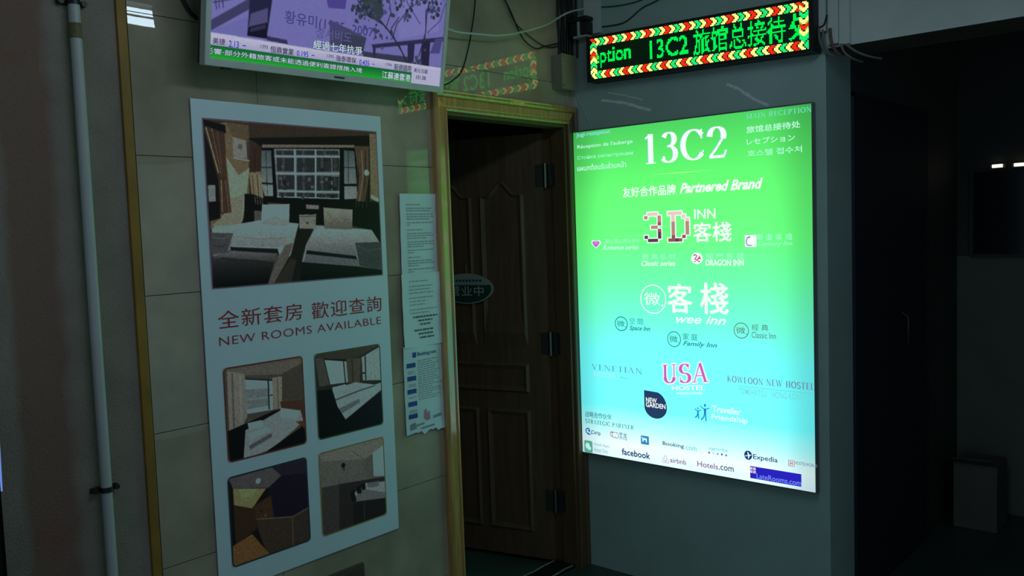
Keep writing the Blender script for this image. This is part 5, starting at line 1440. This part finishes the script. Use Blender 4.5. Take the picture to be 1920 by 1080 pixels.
# ------------------------------------------------------------------ poster
po = thing('poster', 'tall white poster with five room photos and dark red lettering', 'poster', (-1.5, -.006, .5))
PY = -.0075
n = 40
sheet = MB().box((-1.857, PY, .5), (-1.145, -.0050, 1.974))
build('sheet', sheet, M_poster, po)
ww = linarr(np.array([104., 134., 134.]))
def printed(ops_, w, h, bg, rim, rimw, rad, seed):
    cv = Canvas(w, h, bg).ops(ops_).grain(.05, seed, 5).blur(3).grain(.018, seed+9, 2)
    H, W = cv.gx.shape
    X = cv.gx*w; Y = cv.gy*h
    dx = np.maximum(np.abs(X-w/2)-(w/2-rad), 0); dy = np.maximum(np.abs(Y-h/2)-(h/2-rad), 0)
    dist = np.where((dx > 0) & (dy > 0), rad-np.hypot(dx, dy), np.minimum(np.minimum(X, w-X), np.minimum(Y, h-Y)))
    cv.a[dist < rimw] = rim
    cv.a[dist < 0] = (104, 134, 134)
    c = cv.final(); gy = c.mean(2, keepdims=True); c = (gy*.42 + c*.58)*np.array([.94, 1.0, .98])
    a = (linarr(c)/ww)**1.18*.72
    return np.clip(a, .004, .9)
place = lambda u, v: (u, PY-.0008, v)
SPEC = (('main', MAIN_OPS, 400, 306, (60, 56, 44), (84, 80, 100), 2.4, 2, 'printed photo of a twin room with two beds below a window'),
        ('p1', P1_OPS, 190, 192, (74, 76, 64), (88, 46, 38), 3.4, 11, 'printed photo with a red rim: bed by a curtained window'),
        ('p2', P2_OPS, 186, 192, (44, 44, 36), (44, 84, 48), 3.0, 11, 'printed photo with a green rim: bed between two windows'),
        ('p3', P3_OPS, 190, 188, (26, 24, 24), (24, 50, 66), 3.4, 11, 'printed photo with a blue rim: gold and purple lobby'),
        ('p4', P4_OPS, 186, 188, (92, 98, 90), (96, 104, 40), 3.0, 11, 'printed photo with a yellow rim: pale room with a bed'))
for i, (key, op, w, h, bg, rim, rw, rad, lab) in enumerate(SPEC):
    picture('photo_print', printed(op, w, h, bg, rim, rw, rad, 20+i), PHOTO_RECT[key], place, M_print, po)['label'] = lab
for text, style, col, u0, z0, u1, z1 in POSTER_TEXT:
    v, f = fitted(text, style, (u0, z0, u1, z1))
    build('lettering', MB().add([(a, PY-.001, b) for a, b in v], f), M_red, po, fix=False)['label'] = 'dark red lettering'

# ------------------------------------------------------------------ paper notices by the door
def wave(x, z, seed): return .0022*math.sin(9*z+seed) + .0018*math.sin(23*x+5*z+seed*2) + .0008*math.sin(61*z+seed)
def notice(name, label, x0, z0, x1, z1, y, seed, torn=False):
    t = thing(name, label, 'notice', ((x0+x1)/2, y, z0))
    nx, nz = 14, 24; rr = random.Random(seed)
    vs, fs = [], []
    for j in range(nz+1):
        for i in range(nx+1):
            x = x0+(x1-x0)*i/nx; z = z0+(z1-z0)*j/nz
            if torn and j == 0: z += rr.uniform(-.008, .008)
            vs.append((x, y-.003+wave(x, z, seed), z))
    for j in range(nz):
        for i in range(nx): a = j*(nx+1)+i; fs.append((a, a+1, a+nx+2, a+nx+1))
    build('sheet', MB().add(vs, fs, 0, True), M_paper, t)
    return t, (lambda x, z, d=.0012: (x, y-.003+wave(x, z, seed)-d, z)), rr
def dashes(t, pl, rr, x0, x1, z, h, mat, name='print_lines', cov=1.0):
    pass
def lines(t, pl, rr, rows, mat, h=.0045):
    m = MB()
    for (xa, xb, z) in rows:
        x = xa
        while x < xb-.004:
            w = min(rr.uniform(.006, .022), xb-x)
            m.add([pl(x, z), pl(x+w, z), pl(x+w, z+h), pl(x, z+h)], [(0,1,2,3)])
            x += w + rr.uniform(.002, .0045)
    build('print_lines', m, mat, t, fix=False)
M_faint = surf('grey_print', (166, 178, 180), .6)
t, pl, rr = notice('paper_notice', 'white paper notice of small print beside the door casing, uppermost of three', -1.076, 1.412, -.892, 1.706, -.006, 1)
rows = []; z = 1.664
for para, last in ((1, .5), (0, 0), (2, .9), (0, 0), (3, .85), (0, 0), (2, .12), (0, 0), (0, 0), (1, .6), (0, 0), (3, .7), (0, 0), (3, .6), (0, 0), (2, .2), (0, 0), (0,0), (1, .45), (0, 0), (3, .4), (0, 0), (2, .2)):
    if para == 0: z -= .0042; continue
    for k in range(para):
        rows.append((-1.046, -1.046 + .14*(last if k == para-1 else rr.uniform(.92, 1)), z)); z -= .0088
lines(t, pl, rr, rows, M_faint, .0042)
t, pl, rr = notice('paper_notice', 'white paper notice with bold lines near its foot, middle of three by the door', -1.084, 1.146, -.886, 1.416, -.011, 3)
rows = []; z = 1.385
for k in range(9):
    rows.append((-1.05, -1.05+.15*rr.uniform(.5, 1), z)); z -= .0125 if k % 3 else .018
lines(t, pl, rr, rows, M_faint, .004)
for rows in ([(-1.035, -.915, 1.252), (-1.01, -.94, 1.238), (-1.0, -.95, 1.224)], [(-1.03, -.93, 1.203), (-1.01, -.94, 1.189), (-1.005, -.935, 1.175)]):
    lines(t, pl, rr, rows, M_ink, .006)
t, pl, rr = notice('paper_notice', 'torn booking notice with blue boxes down its left edge, lowest of three by the door', -1.088, .824, -.888, 1.152, -.007, 5, torn=True)
v, f = fitted('Booking.com', 'b', (-1.022, 1.107, -.925, 1.126))
build('lettering', MB().add([pl(a, b) for a, b in v], f), M_blue, t, fix=False)
sq = MB().add([pl(a, b) for a, b in ((-1.046, 1.108), (-1.029, 1.108), (-1.029, 1.127), (-1.046, 1.127))], [(0,1,2,3)])
build('emblem', sq, M_blue, t, fix=False)
for z in (1.072, 1.024, .976, .93, .884):
    build('blue_box', MB().add([pl(a, b) for a, b in ((-1.074, z), (-1.032, z), (-1.032, z+.017), (-1.074, z+.017))], [(0,1,2,3)]), M_blue, t, fix=False)
for cap in ((1.056, 1.049), (1.008, 1.001), (.96,), (.912, .905)):
    lines(t, pl, rr, [(-1.068, -1.035, z) for z in cap], M_faint, .0038)
rows = [(-1.022, -1.022+.125*rr.uniform(.6, 1), 1.092-.0085*k) for k in range(18)]
lines(t, pl, rr, rows, M_faint, .0038)
pm = MB()
for (x0, z0, x1, z1, mi) in ((-1.0, .872, -.985, .91, 0), (-.99, .865, -.97, .9, 0), (-.955, .868, -.91, .882, 1), (-1.05, .852, -1.0, .862, 2), (-1.02, .838, -.95, .848, 1), (-1.07, .842, -1.04, .868, 1)):
    pm.add([pl(a, b, .0016) for a, b in ((x0, z0), (x1, z0+.003), (x1-.003, z1), (x0+.002, z1-.004))], [(0,1,2,3)], mi)
build('stickers', pm, [surf('pink_sticker', (196, 140, 150), .5), surf('mauve_sticker', (146, 146, 168), .5), surf('tan_sticker', (170, 160, 110), .5)], t, fix=False)

# ------------------------------------------------------------------ conduit on the left wall
cd = thing('conduit_pipe', 'white plastic conduit pipe running down the rough painted wall', 'pipe', (-2.17, -.016, 0))
build('pipe', MB().tube([(-2.170, -.016, 0.0), (-2.171, -.016, 1.2), (-2.168, -.016, 2.66)], .0142, 20), M_pvc, cd)
build('tape_band', MB().tube([(-2.169, -.016, 2.097), (-2.169, -.016, 2.136)], .0150, 20), surf('old_brown_tape', (120, 106, 66), .6, vary=.3, scale=40), cd)['label'] = 'brown tape round the joint'
for z in (.907, 2.19):
    c = MB().tube([(-2.1705, -.016, z-.007), (-2.1705, -.016, z+.007)], .0168, 18)
    c.box((-2.206, -.008, z-.007), (-2.135, .0055, z+.007), bev=.002)
    for s_ in (-1, 1): c.tube([(-2.1705+s_*.029, -.016, z), (-2.1705+s_*.029, -.006, z)], .0075, 10)
    build('clamp', c, M_blackm, cd)

# far-left showcase edge: a dark glass cabinet, the blue glint on its corner made as a glowing strip
sc_ = thing('glass_cabinet', 'dark cabinet with a bluish glint made to glow on its edge at the far left', 'cabinet', (-2.58, -.1, 0))
build('body', MB().box((-2.70, -.15, 0), (-2.463, -.004, 1.2), bev=.012), surf('smoked_glass', (14, 16, 18), .12), sc_)
build('glint_strip', MB().tube([(-2.4635, -.146, 1.0), (-2.4635, -.146, 1.17)], [.002, .005], 10), glow((120, 150, 235), .8, True), sc_)['label'] = 'pale blue glint made as a glowing strip'

# brown box low on the tiles under the poster
bb = thing('wall_box', 'brown box low on the tiles beneath the poster', 'box', (-1.41, -.03, .13))
M_brown = surf('brown_box', (84, 70, 60), .6)
build('body', MB().box((-1.52, -.016, .13), (-1.315, -.0015, .428), bev=.003), M_brown, bb)
build('lid', MB().box((-1.512, -.022, .14), (-1.323, -.016, .42), bev=.002), M_brown, bb)
build('latch', MB().box((-1.34, -.027, .26), (-1.33, -.022, .3)), M_steel, bb)

# ------------------------------------------------------------------ corner electrics
jbx = thing('junction_box', 'grey metal junction box in the corner above the door', 'junction box', (-.1, -.03, 2.164))
build('body', MB().box((-.155, -.054, 2.164), (-.052, -.0015, 2.31), bev=.002), M_greybox, jbx)
build('cover', MB().box((-.157, -.060, 2.162), (-.050, -.054, 2.312), bev=.0015), M_greybox, jbx)
for z in (2.174, 2.30): build('screw', MB().tube([(-.149, -.0632, z), (-.149, -.0595, z)], .003, 8), M_steel, jbx)
tr = thing('cable_trunking', 'pale vertical cable trunking above the left end of the LED sign', 'trunking', (-.011, -.12, 2.36))
build('channel', MB().box((-.022, -.166, 2.40), (-.0005, -.09, 2.659), bev=.002), M_beam, tr)
build('lid', MB().box((-.026, -.168, 2.40), (-.022, -.088, 2.659), bev=.001), M_beam, tr)
pg = thing('power_adaptor', 'black plug adaptor beside the left end of the LED sign', 'adaptor', (-.05, -.1, 2.385))
build('body', MB().box((-.075, -.085, 2.392), (-.0278, -.045, 2.452), bev=.006).box((-.075, -.138, 2.395), (-.0278, -.1, 2.448), bev=.006), M_blackm, pg)
build('top_block', MB().box((-.082, -.14, 2.452), (-.0278, -.04, 2.47), bev=.004), M_blackm, pg)
build('pale_clip', MB().box((-.078, -.098, 2.386), (-.03, -.089, 2.45)).box((-.07, -.13, 2.384), (-.03, -.06, 2.392)), M_pvc, pg)['label'] = 'pale clip between the plugs'
build('lead', MB().tube(smooth_path([(-.05, -.118, 2.392), (-.052, -.122, 2.37), (-.046, -.128, 2.35), (-.042, -.16, 2.337)]), .004, 8), M_cablek, pg)

def cable(label, pts, r, mat, group=None, cat='cable', k=6):
    o = build('cable', MB().tube(smooth_path(pts, k), r, 8), mat)
    return tag(o, label, cat, group)
cable('thin black cable hanging down the tiles to the television\'s right end', [(-.63, -.02, 2.66), (-.64, -.02, 2.52), (-.652, -.02, 2.426), (-.671, -.02, 2.349), (-.695, -.02, 2.271), (-.734, -.02, 2.182), (-.79, -.03, 2.138), (-.88, -.05, 2.105), (-.95, -.03, 2.14)], .0028, M_cablek)
cable('black cable looping lowest across the tiles towards the corner', [(-.56, -.02, 2.66), (-.505, -.02, 2.54), (-.435, -.02, 2.445), (-.387, -.02, 2.374), (-.344, -.02, 2.338), (-.281, -.02, 2.32), (-.224, -.02, 2.337), (-.166, -.02, 2.352), (-.12, -.02, 2.365)], .0032, M_cablek)
cable('thin black cable looping just above the lower loop near the corner', [(-.54, -.012, 2.66), (-.484, -.012, 2.54), (-.411, -.012, 2.421), (-.342, -.012, 2.381), (-.288, -.012, 2.36), (-.224, -.011, 2.343), (-.17, -.011, 2.341), (-.12, -.012, 2.352)], .0024, M_cablek)
cable('white cable sagging from the television across to the corner trunking', [(-1.05, -.05, 2.36), (-.93, -.058, 2.325), (-.856, -.06, 2.314), (-.791, -.06, 2.308), (-.676, -.06, 2.317), (-.571, -.06, 2.327), (-.461, -.06, 2.351), (-.335, -.06, 2.389), (-.241, -.06, 2.423), (-.143, -.06, 2.473), (-.09, -.07, 2.496), (-.035, -.10, 2.512)], .0042, M_cablew)
cable('black cable entering behind the television\'s left edge', [(-1.90, -.01, 2.66), (-1.885, -.01, 2.36), (-1.869, -.01, 2.271), (-1.858, -.01, 2.243), (-1.84, -.01, 2.216), (-1.813, -.012, 2.201), (-1.74, -.014, 2.19)], .0055, M_cablek)
cable('dark grey cable drooping across the grey wall above the LED sign', [(-.004, -.168, 2.426), (-.004, -.282, 2.424), (-.004, -.374, 2.467), (-.004, -.454, 2.486), (-.004, -.54, 2.53), (-.004, -.6, 2.66)], .0036, surf('grey_sheath', (60, 72, 66), .6))
cable('dark grey cable running nearly level, higher above the LED sign', [(-.004, -.168, 2.510), (-.004, -.271, 2.498), (-.004, -.374, 2.501), (-.004, -.45, 2.53), (-.004, -.52, 2.66)], .003, bpy.data.materials['grey_sheath'])
cable('thin pale wire hanging from the junction box down the grey wall', [(-.004, -.014, 2.16), (-.004, -.03, 2.13), (-.004, -.056, 2.085), (-.004, -.089, 2.018), (-.004, -.094, 1.995)], .0014, M_beam)
for i, (x, y, wob) in enumerate(((-.105, -.008, .004), (-.088, -.014, -.003), (-.07, -.010, .005), (-.05, -.014, -.004), (-.034, -.012, .003), (-.018, -.018, -.002), (-.012, -.036, .003))):
    cable('dark cable of the bundle running up the corner from the junction box', [(x, y, 2.312), (x+wob, y, 2.39), (x-wob, y-.002, 2.48), (x+wob*.5, y, 2.57), (x, y, 2.66)], .0055, M_cablek if i % 2 else surf('charcoal_sheath', (44, 46, 42), .6), 'cables in the corner bundle')

# right-hand end of the wall: white trunking with a tangle of wires below
for label, y0, y1, z0 in (('narrow white trunking beside the right end of the LED sign', -1.150, -1.126, 2.235), ('wide white trunking at the left end of the white beam', -1.195, -1.160, 2.185), ('white trunking on the beam, right of the wide one', -1.234, -1.199, 2.178)):
    tw = thing('cable_trunking', label, 'trunking', (-.012, (y0+y1)/2, z0))
    build('channel', MB().box((-.02, y0, z0), (-.0008, y1, 2.659), bev=.002), M_beam, tw)
    build('lid', MB().box((-.024, y0-.001, z0), (-.02, y1+.001, 2.659), bev=.001), M_beam, tw)
tn = [[(-.026, -1.128, 2.25), (-.03, -1.132, 2.20), (-.02, -1.145, 2.165), (-.012, -1.16, 2.15)], [(-.024, -1.14, 2.24), (-.03, -1.15, 2.19), (-.02, -1.16, 2.155), (.0, -1.175, 2.145)],
      [(-.026, -1.205, 2.18), (-.02, -1.215, 2.15), (.0, -1.235, 2.128), (.06, -1.25, 2.12)], [(-.02, -1.22, 2.178), (-.01, -1.25, 2.15), (.02, -1.285, 2.13), (.08, -1.31, 2.125)]]
for p, lab in zip(tn, ('grey wire curling from the narrow trunking by the LED sign', 'grey wire just right of the curling one by the LED sign', 'grey wire drooping under the left end of the beam', 'grey wire spreading furthest right under the beam')):
    cable(lab, p, .0042, surf('pale_grey_sheath', (120, 126, 120), .6))
cable('brown cable hanging over the wide trunking by the beam', [(-.028, -1.168, 2.24), (-.03, -1.172, 2.2), (-.026, -1.182, 2.165), (-.004, -1.2, 2.14)], .006, surf('brown_sheath', (112, 84, 68), .6))
cable('black cable tie crossing the narrow trunking by the LED sign', [(-.018, -1.122, 2.256), (-.0275, -1.13, 2.25), (-.0275, -1.146, 2.256), (-.0275, -1.153, 2.275), (-.02, -1.155, 2.29)], .003, M_cablek, cat='cable tie')

# ------------------------------------------------------------------ dark passage on the right
d2 = thing('door_2', 'dark blue steel door in the passage wall', None, (.73, -1.141, 0)); d2['kind'] = 'structure'
build('leaf', MB().box((.262, -1.150, .012), (1.21, -1.1392, 2.03), bev=.002), M_metaldoor, d2)
build('door_frame', MB().box((.2505, -1.1535, 0), (.262, -1.1392, 2.045)).box((1.21, -1.1535, 0), (1.228, -1.1392, 2.045)).box((.2505, -1.1535, 2.03), (1.228, -1.1392, 2.045)), M_metaldoor, d2)
build('handle', MB().tube([(.824, -1.155, .985), (.824, -1.18, 1.0), (.824, -1.18, 1.12), (.824, -1.155, 1.135)], .006, 10), surf('dull_steel', (70, 76, 76), .4, .7), d2)
cb = thing('carton', 'pale carton standing on the floor at the end of the passage', 'carton', (1.56, -1.3, 0))
build('body', MB().box((1.46, -1.4, 0), (1.68, -1.205, .33), bev=.003), M_card, cb)
build('flap', MB().add([(1.46, -1.4, .33), (1.46, -1.21, .33), (1.40, -1.215, .365), (1.40, -1.395, .37), (1.46, -1.4, .327), (1.46, -1.21, .327), (1.40, -1.215, .362), (1.40, -1.395, .367)], [(0,1,2,3),(4,5,6,7),(0,1,5,4),(1,2,6,5),(2,3,7,6),(3,0,4,7)]), M_card, cb)
gl = thing('notice_frame', 'dark glazed frame on the end wall under two small lit tubes', 'frame', (1.79, -1.45, 1.345))
build('backing', MB().box((1.786, -1.68, 1.345), (1.7995, -1.216, 1.776)), surf('dark_backing', (16, 20, 24), .15), gl)
fm = MB()
for a, b in (((-1.70, 1.335), (-1.206, 1.35)), ((-1.70, 1.771), (-1.206, 1.786)), ((-1.70, 1.35), (-1.685, 1.771)), ((-1.221, 1.35), (-1.206, 1.771))):
    fm.box((1.776, a[0], a[1]), (1.7995, b[0], b[1]))
build('frame', fm, M_dark, gl)
for (ya, yb, lab) in ((-1.307, -1.353, 'short lit lamp tube over the dark frame, left of the two'), (-1.405, -1.52, 'longer lit lamp tube over the dark frame, right of the two')):
    lt = thing('lamp_tube', lab, 'lamp', (1.785, (ya+yb)/2, 1.792))
    build('tube', MB().tube([(1.785, ya, 1.796), (1.785, yb, 1.797)], .0085, 10), glow((255, 238, 205), 1.6, True), lt)
    build('holder', MB().box((1.790, ya+.012, 1.7865), (1.7995, yb-.012, 1.808)), M_dark, lt)

# ------------------------------------------------------------------ twin-tube ceiling lamp (seen mirrored in the top left tiles)
fx = thing('ceiling_lamp', 'twin tube ceiling lamp mirrored in the top left tiles', 'lamp', (-1.8, -1.53, 2.66))
build('base', MB().box((-2.44, -1.72, 2.635), (-.80, -1.46, 2.6595), bev=.006), surf('lamp_base_grey', (60, 62, 62), .6), fx)
build('end_holder', MB().box((-.825, -1.72, 2.582), (-.805, -1.46, 2.636), bev=.004), M_pvc, fx)
build('end_holder', MB().box((-2.435, -1.72, 2.582), (-2.415, -1.46, 2.636), bev=.004), M_pvc, fx)
M_tube = glow((214, 240, 255), TUBE_STRENGTH, True)
for y in (-1.50, -1.68): build('tube', MB().tube([(-2.416, y, 2.602), (-.824, y, 2.602)], .018, 14), M_tube, fx)
